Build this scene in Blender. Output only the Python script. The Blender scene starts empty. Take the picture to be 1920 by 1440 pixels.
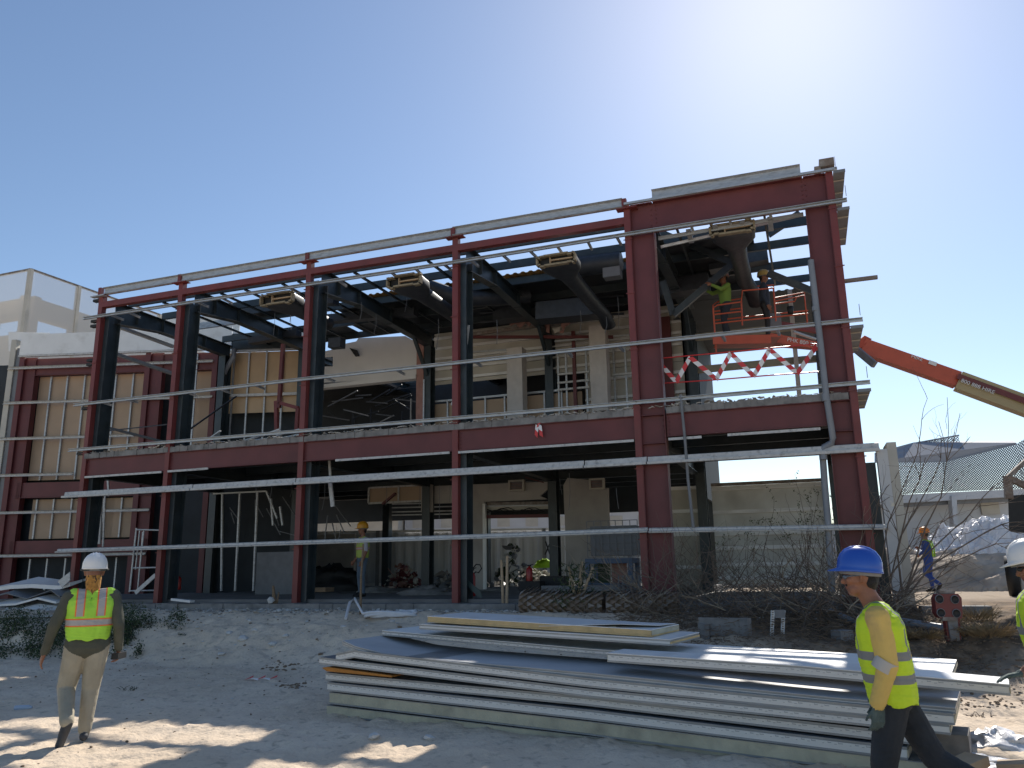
import bpy, math, random
import numpy as np
from mathutils import Vector, Matrix
random.seed(7); RNG = np.random.default_rng(11)
SC = bpy.context.scene; COL = SC.collection
# ---------------------------------------------------------------- camera
F = 1500.0
_U = np.array([-102., -6558., 1500.]); _U /= np.linalg.norm(_U)
_z = np.array([0., 0., 1.]); _Y = _z - (_z @ _U) * _U; _Y /= np.linalg.norm(_Y)
_X = np.cross(_Y, _U); RC = np.array([_X, _Y, _U]); CAM = np.array([0., 0., 1.6])
cd = bpy.data.cameras.new('camera'); cam = bpy.data.objects.new('camera', cd); COL.objects.link(cam)
r_, u_, b_ = RC @ np.array([1., 0, 0]), RC @ np.array([0, -1., 0]), RC @ np.array([0, 0, -1.])
cam.matrix_world = Matrix(((r_[0], u_[0], b_[0], CAM[0]), (r_[1], u_[1], b_[1], CAM[1]), (r_[2], u_[2], b_[2], CAM[2]), (0, 0, 0, 1)))
cd.sensor_width = 36; cd.lens = F / 1920 * 36; cd.clip_end = 3000; cd.clip_start = 0.05
SC.camera = cam
# ---------------------------------------------------------------- light
SUN_EL, SUN_AZ = math.radians(38.5), math.radians(22.0)
w = bpy.data.worlds.new('World'); SC.world = w; w.use_nodes = True
nt = w.node_tree; nt.nodes.clear()
sky = nt.nodes.new('ShaderNodeTexSky'); sky.sky_type = 'NISHITA'; sky.sun_disc = False
sky.sun_elevation = SUN_EL; sky.sun_rotation = SUN_AZ; sky.air_density = 1.0; sky.dust_density = 0.3; sky.ozone_density = 2.4
bg = nt.nodes.new('ShaderNodeBackground'); bg.inputs[1].default_value = 0.112
wo = nt.nodes.new('ShaderNodeOutputWorld')
nt.links.new(sky.outputs[0], bg.inputs[0]); nt.links.new(bg.outputs[0], wo.inputs[0])
sl = bpy.data.lights.new('sun', 'SUN'); sl.energy = 5.0; sl.angle = math.radians(0.53); sl.color = (1.0, 0.94, 0.85)
so = bpy.data.objects.new('sun', sl); COL.objects.link(so)
sd = Vector((math.sin(SUN_AZ) * math.cos(SUN_EL), math.cos(SUN_AZ) * math.cos(SUN_EL), math.sin(SUN_EL)))
so.rotation_euler = sd.to_track_quat('Z', 'Y').to_euler(); so.location = (20, 40, 40)
SC.view_settings.view_transform = 'Standard'; SC.view_settings.look = 'None'
SC.view_settings.exposure = 0.25; SC.view_settings.gamma = 1
# ---------------------------------------------------------------- geometry helpers
def ray(px, py):
    d = RC @ np.array([px - 960., py - 720., F]); return d / np.linalg.norm(d)
Ev = np.array([0.94001909, -0.34112184, 0.]); Nv = np.array([0.34112184, 0.94001909, 0.]); Zv = np.array([0, 0, 1.])
P0 = np.array([-1.34490947, 17.5, 0.])
def L(u, n, z): return P0 + Ev * u + Nv * n + Zv * z          # building coordinates: along the front, inward, up
def uvz(p): p = np.asarray(p, float); return np.array([(p - P0) @ Ev, (p - P0) @ Nv, p[2]])
def onP(px, py, p0, nrm):
    d = ray(px, py); return CAM + d * (((np.asarray(p0) - CAM) @ nrm) / (d @ nrm))
def F_(px, py, n=0.): return onP(px, py, L(0, n, 0), Nv)      # on a plane parallel to the front
def U_(px, py, u): return onP(px, py, L(u, 0, 0), Ev)
def G_(px, py, z): return onP(px, py, (0, 0, z), Zv)
def Y_(px, py, y): return onP(px, py, (0, y, 0), np.array([0, 1., 0]))
def nrm(v): v = np.asarray(v, float); return v / max(1e-9, np.linalg.norm(v))
def frame(d, up=(0, 0, 1)):
    d = nrm(d); up = np.asarray(up, float)
    if abs(d @ nrm(up)) > .98: up = Nv if abs(d @ Nv) < .9 else Ev
    s = nrm(np.cross(d, up)); return s, nrm(np.cross(s, d))
class MB:
    def __init__(s): s.v = []; s.f = []; s.m = []; s.sm = []
    def add(s, vs, fs, m=0, smooth=False):
        o = len(s.v); s.v += [tuple(map(float, x)) for x in vs]
        for f in fs: s.f.append(tuple(i + o for i in f)); s.m.append(m); s.sm.append(smooth)
        return s
    def box(s, c, h, ax=None, m=0):
        c = np.asarray(c, float); a = ax if ax is not None else (np.array([1., 0, 0]), np.array([0, 1., 0]), Zv)
        vs = [c + a[0] * h[0] * i + a[1] * h[1] * j + a[2] * h[2] * k for i in (-1, 1) for j in (-1, 1) for k in (-1, 1)]
        return s.add(vs, [(0, 1, 3, 2), (4, 6, 7, 5), (0, 4, 5, 1), (2, 3, 7, 6), (0, 2, 6, 4), (1, 5, 7, 3)], m)
    def bx(s, u0, u1, n0, n1, z0, z1, m=0):                   # box in building coordinates
        return s.box(L((u0 + u1) / 2, (n0 + n1) / 2, (z0 + z1) / 2), (abs(u1 - u0) / 2, abs(n1 - n0) / 2, abs(z1 - z0) / 2), (Ev, Nv, Zv), m)
    def prism(s, prof, p1, p2, xd=None, up=(0, 0, 1), m=0, sc2=1.0, prof2=None, smooth=False):
        p1 = np.asarray(p1, float); p2 = np.asarray(p2, float)
        a, b = frame(p2 - p1, up)
        if xd is not None: a = xd; b = np.asarray(up, float)
        q = prof2 if prof2 is not None else [(x * sc2, y * sc2) for x, y in prof]
        k = len(prof); vs = [p1 + a * x + b * y for x, y in prof] + [p2 + a * x + b * y for x, y in q]
        fs = [(i, (i + 1) % k, k + (i + 1) % k, k + i) for i in range(k)]
        s.add(vs, fs, m, smooth); s.add(vs, [tuple(range(k - 1, -1, -1)), tuple(range(k, 2 * k))], m); return s
    def bar(s, p1, p2, w, h, up=(0, 0, 1), m=0):
        return s.prism([(-w / 2, -h / 2), (w / 2, -h / 2), (w / 2, h / 2), (-w / 2, h / 2)], p1, p2, up=up, m=m)
    def tube(s, pts, r, n=8, m=0, r2=None, cap=True, smooth=True):
        pts = [np.asarray(p, float) for p in pts]; k = len(pts); o = []
        ref = np.array([0.13, 0.21, 0.97])
        for i, p in enumerate(pts):
            d = pts[min(i + 1, k - 1)] - pts[max(i - 1, 0)]
            a, b = frame(d, ref)
            rr = r if r2 is None else r + (r2 - r) * i / (k - 1)
            if isinstance(r, (list, tuple)): rr = r[i]
            o += [p + (a * math.cos(t) + b * math.sin(t)) * rr for t in [2 * math.pi * j / n for j in range(n)]]
        fs = [(i * n + j, i * n + (j + 1) % n, (i + 1) * n + (j + 1) % n, (i + 1) * n + j) for i in range(k - 1) for j in range(n)]
        s.add(o, fs, m, smooth)
        if cap: s.add(o[:n], [tuple(range(n - 1, -1, -1))], m); s.add(o[-n:], [tuple(range(n))], m)
        return s
    def lathe(s, prof, c, n=20, m=0, ax=None, smooth=True, sx=1., sy=1.):
        c = np.asarray(c, float); a = ax if ax is not None else (np.array([1., 0, 0]), np.array([0, 1., 0]), Zv); k = len(prof)
        vs = [c + a[0] * r * math.cos(t) * sx + a[1] * r * math.sin(t) * sy + a[2] * z for r, z in prof for t in [2 * math.pi * j / n for j in range(n)]]
        fs = [(i * n + j, i * n + (j + 1) % n, (i + 1) * n + (j + 1) % n, (i + 1) * n + j) for i in range(k - 1) for j in range(n)]
        return s.add(vs, fs, m, smooth)
    def sheet(s, pts, t, d, m=0):                             # polygon given a thickness t along direction d
        d = nrm(d) * t; pts = [np.asarray(p, float) for p in pts]; k = len(pts)
        vs = pts + [p + d for p in pts]
        return s.add(vs, [tuple(range(k - 1, -1, -1)), tuple(range(k, 2 * k))] + [(i, (i + 1) % k, k + (i + 1) % k, k + i) for i in range(k)], m)
    def rock(s, c, r, m=0, flat=1.0, seed=None, sub=0):
        g = RNG; vs = []; 
        phi = (1 + 5 ** .5) / 2
        base = [(-1, phi, 0), (1, phi, 0), (-1, -phi, 0), (1, -phi, 0), (0, -1, phi), (0, 1, phi), (0, -1, -phi), (0, 1, -phi), (phi, 0, -1), (phi, 0, 1), (-phi, 0, -1), (-phi, 0, 1)]
        fc = [(0, 11, 5), (0, 5, 1), (0, 1, 7), (0, 7, 10), (0, 10, 11), (1, 5, 9), (5, 11, 4), (11, 10, 2), (10, 7, 6), (7, 1, 8), (3, 9, 4), (3, 4, 2), (3, 2, 6), (3, 6, 8), (3, 8, 9), (4, 9, 5), (2, 4, 11), (6, 2, 10), (8, 6, 7), (9, 8, 1)]
        q = g.normal(size=4); q /= np.linalg.norm(q); from_q = Matrix(mathq(q))
        sc = g.uniform(.6, 1.15, 3)
        for b in base:
            v = np.array(b) / 1.9 * g.uniform(.7, 1.15) * sc; v = np.array(from_q @ Vector(v)); v[2] *= flat
            vs.append(np.asarray(c, float) + v * r)
        return s.add(vs, fc, m)
    def chip(s, c, a, b, t, m=0, tilt=.3):                     # flat irregular shard lying on something
        g = RNG; k = int(g.integers(4, 7)); th = np.sort(g.uniform(0, 2 * math.pi, k)); n = nrm([g.normal() * tilt, g.normal() * tilt, 1])
        e = nrm(np.cross(n, [g.normal(), g.normal(), .1])); f = np.cross(n, e)
        pts = [np.asarray(c, float) + e * a * math.cos(x) * g.uniform(.7, 1.1) + f * b * math.sin(x) * g.uniform(.7, 1.1) for x in th]
        return s.sheet(pts, t, n, m)
def mathq(q):
    from mathutils import Quaternion
    return Quaternion(q).to_matrix()
ORG = {}
def obj(name, mb, mats, parent=None, kind=None, label=None):
    me = bpy.data.meshes.new(name); org = np.zeros(3) if parent is None else ORG.get(parent.name, np.zeros(3))
    v = np.array(mb.v, float).reshape(-1, 3)
    if parent is None and kind is None and len(v):
        org = np.array([v[:, 0].mean(), v[:, 1].mean(), v[:, 2].min()])
    me.from_pydata((v - org).tolist(), [], mb.f)
    if not isinstance(mats, (list, tuple)): mats = [mats]
    for m in mats: me.materials.append(m)
    me.polygons.foreach_set('material_index', mb.m); me.polygons.foreach_set('use_smooth', mb.sm); me.update()
    o = bpy.data.objects.new(name, me); COL.objects.link(o)
    if parent is not None: o.parent = parent
    else: o.location = org
    ORG[o.name] = org
    if kind: o['kind'] = kind
    if label: o['label'] = label
    return o
def tag(o, label, cat, group=None, kind=None):
    o['label'] = label; o['category'] = cat
    if group: o['group'] = group
    if kind: o['kind'] = kind
    return o
def thing(name, label, cat, loc, group=None):
    o = bpy.data.objects.new(name, None); COL.objects.link(o); o.location = [float(x) for x in loc]; o.empty_display_size = .3
    ORG[o.name] = np.array(loc, float); return tag(o, label, cat, group)
def one(name, mb, mats, label, cat, group=None, kind=None):
    return tag(obj(name, mb, mats), label, cat, group, kind)
# vectorised noise
def _h(ix, iy, s): 
    x = (ix * 374761393 + iy * 668265263 + s * 1442695041) & 0xffffffff; x = ((x ^ (x >> 13)) * 1274126177) & 0xffffffff
    return ((x ^ (x >> 16)) & 0xffff) / 65535.0
def vn(x, y, s=0):
    x = np.asarray(x, float); y = np.asarray(y, float); ix = np.floor(x).astype(np.int64); iy = np.floor(y).astype(np.int64); fx = x - ix; fy = y - iy
    fx = fx * fx * (3 - 2 * fx); fy = fy * fy * (3 - 2 * fy)
    return (_h(ix, iy, s) * (1 - fx) + _h(ix + 1, iy, s) * fx) * (1 - fy) + (_h(ix, iy + 1, s) * (1 - fx) + _h(ix + 1, iy + 1, s) * fx) * fy
def fbm(x, y, s=0, o=4): return sum(vn(x * 2 ** i, y * 2 ** i, s + i) / 2 ** i for i in range(o)) / 2 - .47
def vn3(x, y, z, s=0): return (vn(x + 17.3 * np.sin(z * .7), y, s) + vn(y, z, s + 5) + vn(z, x, s + 9)) / 3 - .5
# ---------------------------------------------------------------- materials
def mat(name, col, rough=.6, metal=0., var=.0, vs=3., bump=0., bs=40., col2=None, c2s=2., c2t=.55, alpha=1., spec=None, trans=0., emit=None, stretch=None, c2w=.12):
    m = bpy.data.materials.new(name); m.use_nodes = True; t = m.node_tree; n = t.nodes; p = n['Principled BSDF']
    p.inputs['Base Color'].default_value = (*col, 1); p.inputs['Roughness'].default_value = rough; p.inputs['Metallic'].default_value = metal
    if spec is not None: p.inputs['Specular IOR Level'].default_value = spec
    p.inputs['Alpha'].default_value = alpha; p.inputs['Transmission Weight'].default_value = trans
    tc = n.new('ShaderNodeTexCoord'); src = tc.outputs['Object']
    if stretch:
        mp = n.new('ShaderNodeMapping'); mp.inputs['Scale'].default_value = stretch; t.links.new(src, mp.inputs[0]); src = mp.outputs[0]
    cur = None
    def noise(s, d=4.):
        k = n.new('ShaderNodeTexNoise'); k.inputs['Scale'].default_value = s; k.inputs['Detail'].default_value = d; t.links.new(src, k.inputs['Vector']); return k
    if col2 is not None:
        k = noise(c2s, 6); rp = n.new('ShaderNodeMapRange'); rp.inputs[1].default_value = c2t - c2w; rp.inputs[2].default_value = c2t + c2w
        t.links.new(k.outputs[0], rp.inputs[0]); mx = n.new('ShaderNodeMix'); mx.data_type = 'RGBA'
        mx.inputs[6].default_value = (*col, 1); mx.inputs[7].default_value = (*col2, 1); t.links.new(rp.outputs[0], mx.inputs[0]); cur = mx.outputs[2]
    if var > 0:
        k = noise(vs, 8); rp = n.new('ShaderNodeMapRange'); rp.inputs[1].default_value = .25; rp.inputs[2].default_value = .75; rp.inputs[3].default_value = 1 - var; rp.inputs[4].default_value = 1 + var
        t.links.new(k.outputs[0], rp.inputs[0]); mu = n.new('ShaderNodeVectorMath'); mu.operation = 'SCALE'
        if cur is None: mu.inputs[0].default_value = col
        else: t.links.new(cur, mu.inputs[0])
        t.links.new(rp.outputs[0], mu.inputs['Scale']); cur = mu.outputs[0]
    if cur is not None: t.links.new(cur, p.inputs['Base Color'])
    if bump > 0:
        k = noise(bs, 5); b = n.new('ShaderNodeBump'); b.inputs['Strength'].default_value = bump; b.inputs['Distance'].default_value = .02
        t.links.new(k.outputs[0], b.inputs['Height']); t.links.new(b.outputs[0], p.inputs['Normal'])
    return m
M = {}
M['red'] = mat('red_oxide_paint', (.165, .029, .027), .5, var=.18, vs=2.5, col2=(.15, .036, .032), c2s=1.4, bump=.08, bs=60)
M['red2'] = mat('red_oxide_web', (.12, .027, .028), .55, var=.2, vs=2, bump=.05)
M['teal'] = mat('dark_grey_green_paint', (.026, .037, .043), .42, var=.3, vs=3, col2=(.05, .058, .06), c2s=5, c2t=.68, bump=.05)
M['galv'] = mat('galvanised_steel', (.42, .43, .44), .42, .4, var=.14, vs=7, col2=(.28, .28, .28), c2s=6, c2t=.64, bump=.1, bs=30, stretch=(1, 1, 4))
M['galvd'] = mat('dirty_white_rail', (.5, .49, .47), .6, .1, var=.15, vs=9, col2=(.25, .24, .23), c2s=14, c2t=.66, bump=.1)
M['rust'] = mat('rusty_strip', (.19, .15, .125), .75, .1, var=.3, vs=12, col2=(.27, .25, .23), c2s=5)
M['conc'] = mat('concrete', (.23, .22, .21), .9, var=.25, vs=5, bump=.3, bs=25, col2=(.13, .125, .12), c2s=3, c2t=.6)
M['slabin'] = mat('dusty_floor', (.16, .155, .15), .9, var=.3, vs=1.5, bump=.2)
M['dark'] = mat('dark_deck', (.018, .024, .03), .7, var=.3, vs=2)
M['white2'] = mat('darker_plaster', (.42, .39, .36), .9, var=.12, vs=1.5, col2=(.33, .3, .28), c2s=1, c2t=.55)  # plaster in a darker tone, used on the lower floor walls
M['ply'] = mat('gypsum_board_brown', (.38, .27, .18), .62, var=.1, vs=1.5, bump=.05)
M['ply2'] = mat('fibre_board_brown', (.46, .31, .17), .4, var=.12, vs=1.5)
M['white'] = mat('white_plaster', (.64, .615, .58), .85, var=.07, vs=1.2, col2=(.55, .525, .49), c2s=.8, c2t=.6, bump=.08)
M['wpaint'] = mat('white_panel_paint', (.74, .73, .71), .38, var=.06, vs=2, col2=(.6, .58, .55), c2s=2.5, c2t=.66, bump=.03)
M['clad'] = mat('grey_cladding', (.6, .6, .56), .5, var=.15, vs=1.2, col2=(.45, .44, .4), c2s=.9, c2t=.58)
M['cream'] = mat('cream_cladding', (.46, .43, .37), .55, var=.12, vs=2)
M['pink'] = mat('broken_board', (.32, .17, .14), .85, var=.2, vs=5)
M['duct'] = mat('duct_foil', (.045, .052, .062), .5, .3, var=.25, vs=6, bump=.25, bs=12)
M['yel'] = mat('yellowed_insulation', (.26, .215, .145), .9, var=.3, vs=10, bump=.5, bs=40)
M['orange'] = mat('lift_orange', (.5, .085, .035), .45, var=.1, vs=4)
M['tan'] = mat('lift_tan', (.42, .33, .17), .5, var=.1, vs=2)
M['blk'] = mat('black_rubber', (.012, .012, .013), .6, var=.3, vs=8)
M['grey'] = mat('mid_grey', (.16, .165, .175), .5, var=.15, vs=5)
M['pipe'] = mat('grey_pvc', (.2, .215, .24), .45, var=.12, vs=3)
M['wood'] = mat('rough_timber', (.2, .135, .08), .85, var=.35, vs=4, stretch=(1, 1, 8), bump=.3)
M['wood2'] = mat('pale_timber', (.42, .3, .19), .8, var=.2, vs=5, bump=.2)
M['leaf'] = mat('leaf_green', (.055, .085, .022), .6, var=.4, vs=6)
M['leaf2'] = mat('leaf_dull_green', (.028, .047, .018), .7, var=.5, vs=3)
M['twig'] = mat('dry_twig', (.14, .105, .08), .9, var=.3, vs=6)
M['twigl'] = mat('pale_twig', (.27, .22, .16), .9, var=.3, vs=6)
M['straw'] = mat('dry_straw', (.32, .22, .11), .9, var=.4, vs=9)
M['txt'] = mat('white_lettering', (.75, .73, .7), .5)
M['skin'] = mat('skin_brown', (.24, .1, .055), .5, var=.18, vs=18, bump=.15, bs=160)
M['hair'] = mat('black_hair', (.012, .01, .01), .7, var=.3, vs=60, bump=.6, bs=220)
M['blue'] = mat('blue_frame', (.05, .09, .16), .5, var=.2)
M['ext'] = mat('extinguisher_red', (.35, .015, .012), .3)
M['plas'] = mat('white_plastic_sheet', (.66, .65, .66), .35, var=.1, vs=4, bump=.3, bs=25)
M['lime'] = mat('hi_vis', (.35, .62, .03), .75, var=.1, vs=8, bump=.2, bs=60)
M['rub'] = mat('rubble', (.3, .27, .24), .95, var=.4, vs=4, bump=.4)
M['rubw'] = mat('rubble_white', (.55, .53, .5), .9, var=.25, vs=5, bump=.3)
M['soil'] = mat('brown_soil', (.2, .14, .09), .95, var=.3, vs=3, bump=.5, bs=20)
# ================================================================ GROUND
def smooth(a, b, x): t = np.clip((x - a) / (b - a), 0, 1); return t * t * (3 - 2 * t)
def gh(x, y, fine=True):
    x = np.asarray(x, float); y = np.asarray(y, float)
    n = (x - P0[0]) * Nv[0] + (y - P0[1]) * Nv[1]; u = (x - P0[0]) * Ev[0] + (y - P0[1]) * Ev[1]
    wob = (fbm(u * .35, n * .35 + 4, 3, 3)) * 1.3
    z = .58 * smooth(-4.0 + wob, -2.1 + wob, n) + .17 * smooth(-2.2, -1.0, n)
    near = smooth(30, 20, y)
    r = smooth(5.5, 8.5, u) * smooth(-9, -5, n)
    z = z + r * near * fbm(x * .7, y * .7, 31, 3) * .3
    z = z + near * (fbm(x * .5, y * .5, 1, 3) * .1 * smooth(-3, -5, n) + fbm(x * 2.1, y * 2.1, 2, 4) * .085)
    if fine:
        d = fbm(x * 5.5, y * 5.5, 5, 3)
        z = z + near * (-np.abs(d) * .1 + np.maximum(fbm(x * 3.3, y * 3.3, 41, 3) - .04, 0) * .12 + fbm(x * 14, y * 14, 7, 2) * .03)
        st = smooth(-1., -2.5, n) * smooth(-4.4, -3.2, n)
        z = z + near * st * fbm(u * 3, n * 3, 21, 4) * .2
    return z
def GH(x, y): return float(gh(x, y))
def ax1(lo, hi, step, ext):
    a = list(np.arange(lo, hi, step)); s = step
    while a[-1] < ext: s *= 1.35; a.append(a[-1] + s)
    s = step
    while a[0] > -ext: s *= 1.35; a.insert(0, a[0] - s)
    return np.array(a)
gx = ax1(-15, 14, .055, 1500); gy = ax1(3.0, 19, .055, 1500); gy = gy[gy > -60]
GX, GY = np.meshgrid(gx, gy); GZ = gh(GX, GY)
inside = ((GX - P0[0]) * Nv[0] + (GY - P0[1]) * Nv[1])
GZ = np.where(inside > -.1, np.minimum(GZ, .72), GZ)
me = bpy.data.meshes.new('ground'); V = np.stack([GX.ravel(), GY.ravel(), GZ.ravel()], 1)
nx_, ny_ = len(gx), len(gy); ii = (np.arange(ny_ - 1)[:, None] * nx_ + np.arange(nx_ - 1)[None, :]).ravel()
Q = np.stack([ii, ii + 1, ii + nx_ + 1, ii + nx_], 1)
me.vertices.add(len(V)); me.vertices.foreach_set('co', V.ravel()); me.loops.add(len(Q) * 4); me.loops.foreach_set('vertex_index', Q.ravel())
me.polygons.add(len(Q)); me.polygons.foreach_set('loop_start', np.arange(len(Q)) * 4); me.polygons.foreach_set('loop_total', np.full(len(Q), 4)); me.polygons.foreach_set('use_smooth', np.ones(len(Q), bool)); me.update(); me.validate()
ms = bpy.data.materials.new('sand'); ms.use_nodes = True; t = ms.node_tree; n = t.nodes; p = n['Principled BSDF']; p.inputs['Roughness'].default_value = .95; p.inputs['Specular IOR Level'].default_value = .15
tc = n.new('ShaderNodeTexCoord')
def nz(s, d=5): k = n.new('ShaderNodeTexNoise'); k.inputs['Scale'].default_value = s; k.inputs['Detail'].default_value = d; t.links.new(tc.outputs['Object'], k.inputs['Vector']); return k
def mixc(fac, a, b):
    m_ = n.new('ShaderNodeMix'); m_.data_type = 'RGBA'
    for i, x in ((6, a), (7, b)):
        if isinstance(x, tuple): m_.inputs[i].default_value = (*x, 1)
        else: t.links.new(x, m_.inputs[i])
    t.links.new(fac, m_.inputs[0]); return m_.outputs[2]
def rng_(src, a, b, c=0., d=1.):
    r = n.new('ShaderNodeMapRange'); r.inputs[1].default_value = a; r.inputs[2].default_value = b; r.inputs[3].default_value = c; r.inputs[4].default_value = d; t.links.new(src, r.inputs[0]); return r.outputs[0]
c0 = mixc(rng_(nz(.5, 6).outputs[0], .4, .65), (.72, .59, .45), (.62, .495, .365))
c0 = mixc(rng_(nz(9, 6).outputs[0], .56, .7), c0, (.46, .38, .29))
# browner soil towards the right back, by world position
sp = n.new('ShaderNodeSeparateXYZ'); t.links.new(tc.outputs['Object'], sp.inputs[0])
ad = n.new('ShaderNodeMath'); ad.operation = 'MULTIPLY_ADD'; ad.inputs[1].default_value = .55; t.links.new(sp.outputs[0], ad.inputs[0]); t.links.new(sp.outputs[1], ad.inputs[2])
nb = n.new('ShaderNodeMath'); nb.operation = 'MULTIPLY_ADD'; nb.inputs[1].default_value = 3.; t.links.new(nz(.6).outputs[0], nb.inputs[0]); t.links.new(ad.outputs[0], nb.inputs[2])
sr = rng_(nb.outputs[0], 14.2, 17.); sx_ = rng_(sp.outputs[0], 1.8, 3.8)
mm = n.new('ShaderNodeMath'); mm.operation = 'MULTIPLY'; t.links.new(sr, mm.inputs[0]); t.links.new(sx_, mm.inputs[1])
soilc = mixc(rng_(nz(3, 6).outputs[0], .4, .62), (.24, .17, .11), (.11, .08, .055))
far = rng_(sp.outputs[1], 17.5, 20.)
soilc = mixc(far, soilc, (.36, .29, .22))
c1_ = mixc(mm.outputs[0], c0, soilc); t.links.new(c1_, p.inputs['Base Color'])
bm = n.new('ShaderNodeBump'); bm.inputs['Strength'].default_value = .55; bm.inputs['Distance'].default_value = .03; t.links.new(nz(22, 8).outputs[0], bm.inputs['Height']); t.links.new(bm.outputs[0], p.inputs['Normal'])
me.materials.append(ms); g = bpy.data.objects.new('ground', me); COL.objects.link(g); g['kind'] = 'structure'

# ================================================================ MAIN BUILDING
def Ip(w, h, tf=.012, tw=.01): a = w / 2; b = h / 2; c = tw / 2; return [(-a, -b), (a, -b), (a, -b + tf), (c, -b + tf), (c, b - tf), (a, b - tf), (a, b), (-a, b), (-a, b - tf), (-c, b - tf), (-c, -b + tf), (-a, -b + tf)]
def Cp(w, h, t=.006): return [(0, 0), (w, 0), (w, t), (t, t), (t, h - t), (w, h - t), (w, h), (0, h)]
BD = thing('steel_frame_building', 'stripped two storey steel building with red front posts and no cladding on its front', 'building', L(-1, 3, .9))
def part(name, mb, m, label=None, parent=None): return obj(name, mb, m, parent or BD, label=label)
UC = [-10.78, -8.0, -4.0, 0.0]
for i, u in enumerate(UC):
    c = MB(); c.bx(u, u + .14, 0, .15, .8, 9.14)
    for z in (2.2, 3.6, 4.84, 6.08, 7.32, 8.53): c.bx(u - .04, u + .16, -.02, .02, z - .13, z - .115); c.bx(u + .01, u + .13, -.006, .0, z - .1, z - .04)
    part('front_post', c, M['red'])
    c = MB(); n0, n1 = .16, .5
    prof = [(-.5 + x, y) for x, y in Ip(.22, n1 - n0)]
    c.prism([(x, y) for x, y in Ip(.24, .34, .014, .012)], L(u + .16, .33, .8), L(u + .16, .36, 8.66), xd=Ev, up=Nv, prof2=[(x, y * 1.25) for x, y in Ip(.24, .34, .014, .012)])
    part('column', c, M['teal'])
# portal bay posts
for (a, b, s) in ((4.07, 4.20, 1), (8.18, 8.31, -1)):
    c = MB(); c.bx(a, b, -.01, .16, .8, 9.22)
    for z in (2.2, 3.6, 4.84, 6.08, 7.32, 8.53): c.bx(a - .03, b + .03, -.025, -.01, z - .12, z - .1)
    part('front_post', c, M['red'])
    c = MB(); w0, w1 = (4.2, 4.70) if s > 0 else (7.74, 8.18)
    c.bx(w0, w1, .1, .115, .8, 9.22); c.bx(w0, w0 + .014, -.0, .25, .8, 9.2) if s > 0 else c.bx(w1 - .014, w1, 0, .25, .8, 9.2)
    c.bx(w1 - .014, w1, -.012, .25, .8, 8.6) if s > 0 else c.bx(w0, w0 + .014, -.012, .25, .8, 8.6)
    for z in (3.98, 4.56, 8.62, 9.2): c.bx(w0 + .014, w1 - .014, .0, .1, z, z + .012)
    for z in (4.1, 4.22, 4.34, 4.46, 8.7, 8.82, 8.94, 9.06):
        uu = w1 - .05 if s > 0 else w0 + .05
        c.lathe([(0, -.012), (.014, -.012), (.014, 0)], L(uu, .1, z), 6, ax=(Ev, Zv, Nv))
    part('portal_column', c, M['red2'])
c = MB(); c.bx(4.70, 7.74, .1, .115, 8.6, 9.2); c.bx(4.7, 7.74, -.01, .24, 9.2, 9.215); c.bx(4.7, 7.74, -.01, .24, 8.586, 8.6)
for uu in (4.72, 7.69): 
    for k in range(6): c.lathe([(0, -.014), (.014, -.014), (.014, 0)], L(uu + .03, .1, 8.66 + k * .095), 6, ax=(Ev, Zv, Nv))
part('portal_beam', c, M['red2'])
# floor beams, slab edge, white strips
bays = [(-10.64, -8.0), (-7.86, -4.0), (-3.86, 0.0), (.14, 4.07), (4.72, 7.73)]
for a, b in bays:
    c = MB(); c.bx(a, b, .06, .075, 4.12, 4.56); c.bx(a, b, -.0, .15, 4.56, 4.574); c.bx(a, b, -.0, .15, 4.106, 4.12)
    k = a + .05
    for j in range(5): c.lathe([(0, -.014), (.013, -.014), (.013, 0)], L(k, .06, 4.17 + j * .08), 6, ax=(Ev, Zv, Nv))
    part('floor_beam', c, M['red2'])
for a, b, zz in ((-10.6, -8.05, 4.075), (-7.85, -6.7, 4.08), (-6.95, -6.6, 4.085), (-2.95, -.05, 4.07), (.16, 4.05, 4.06), (4.75, 5.4, 4.04), (5.9, 7.6, 4.045)): c = MB(); c.bx(a, b, -.03, .0, zz - .02, zz + .03); part('edge_strip', c, M['galvd'])
c = MB(); us = np.linspace(-10.7, 8.15, 150)
for a, b in zip(us[:-1], us[1:]):
    if a > 4.0 and b < 4.75: continue
    f = -.02 + .03 * RNG.random(); h = 4.70 + .025 * RNG.random(); c.bx(a, b, f, 7.1, 4.577, h)
part('floor_slab', c, M['conc'])
# upper slab debris
c = MB(); c2 = MB()
for k in range(900):
    u = RNG.uniform(-10.6, 7.9); nn = abs(RNG.normal(0, .25)) + .0; z = 4.72 + RNG.random() * .03
    if -11 < u < -4 and RNG.random() < .5: nn = RNG.uniform(0, 2.4); z += .06 * RNG.random()
    (c if RNG.random() < .6 else c2).chip(L(u, nn, z), RNG.uniform(.02, .12), RNG.uniform(.02, .07), .012, tilt=.22)
part('debris', c, M['rubw'])['kind'] = 'stuff'; part('debris', c2, M['rub'])['kind'] = 'stuff'
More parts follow.
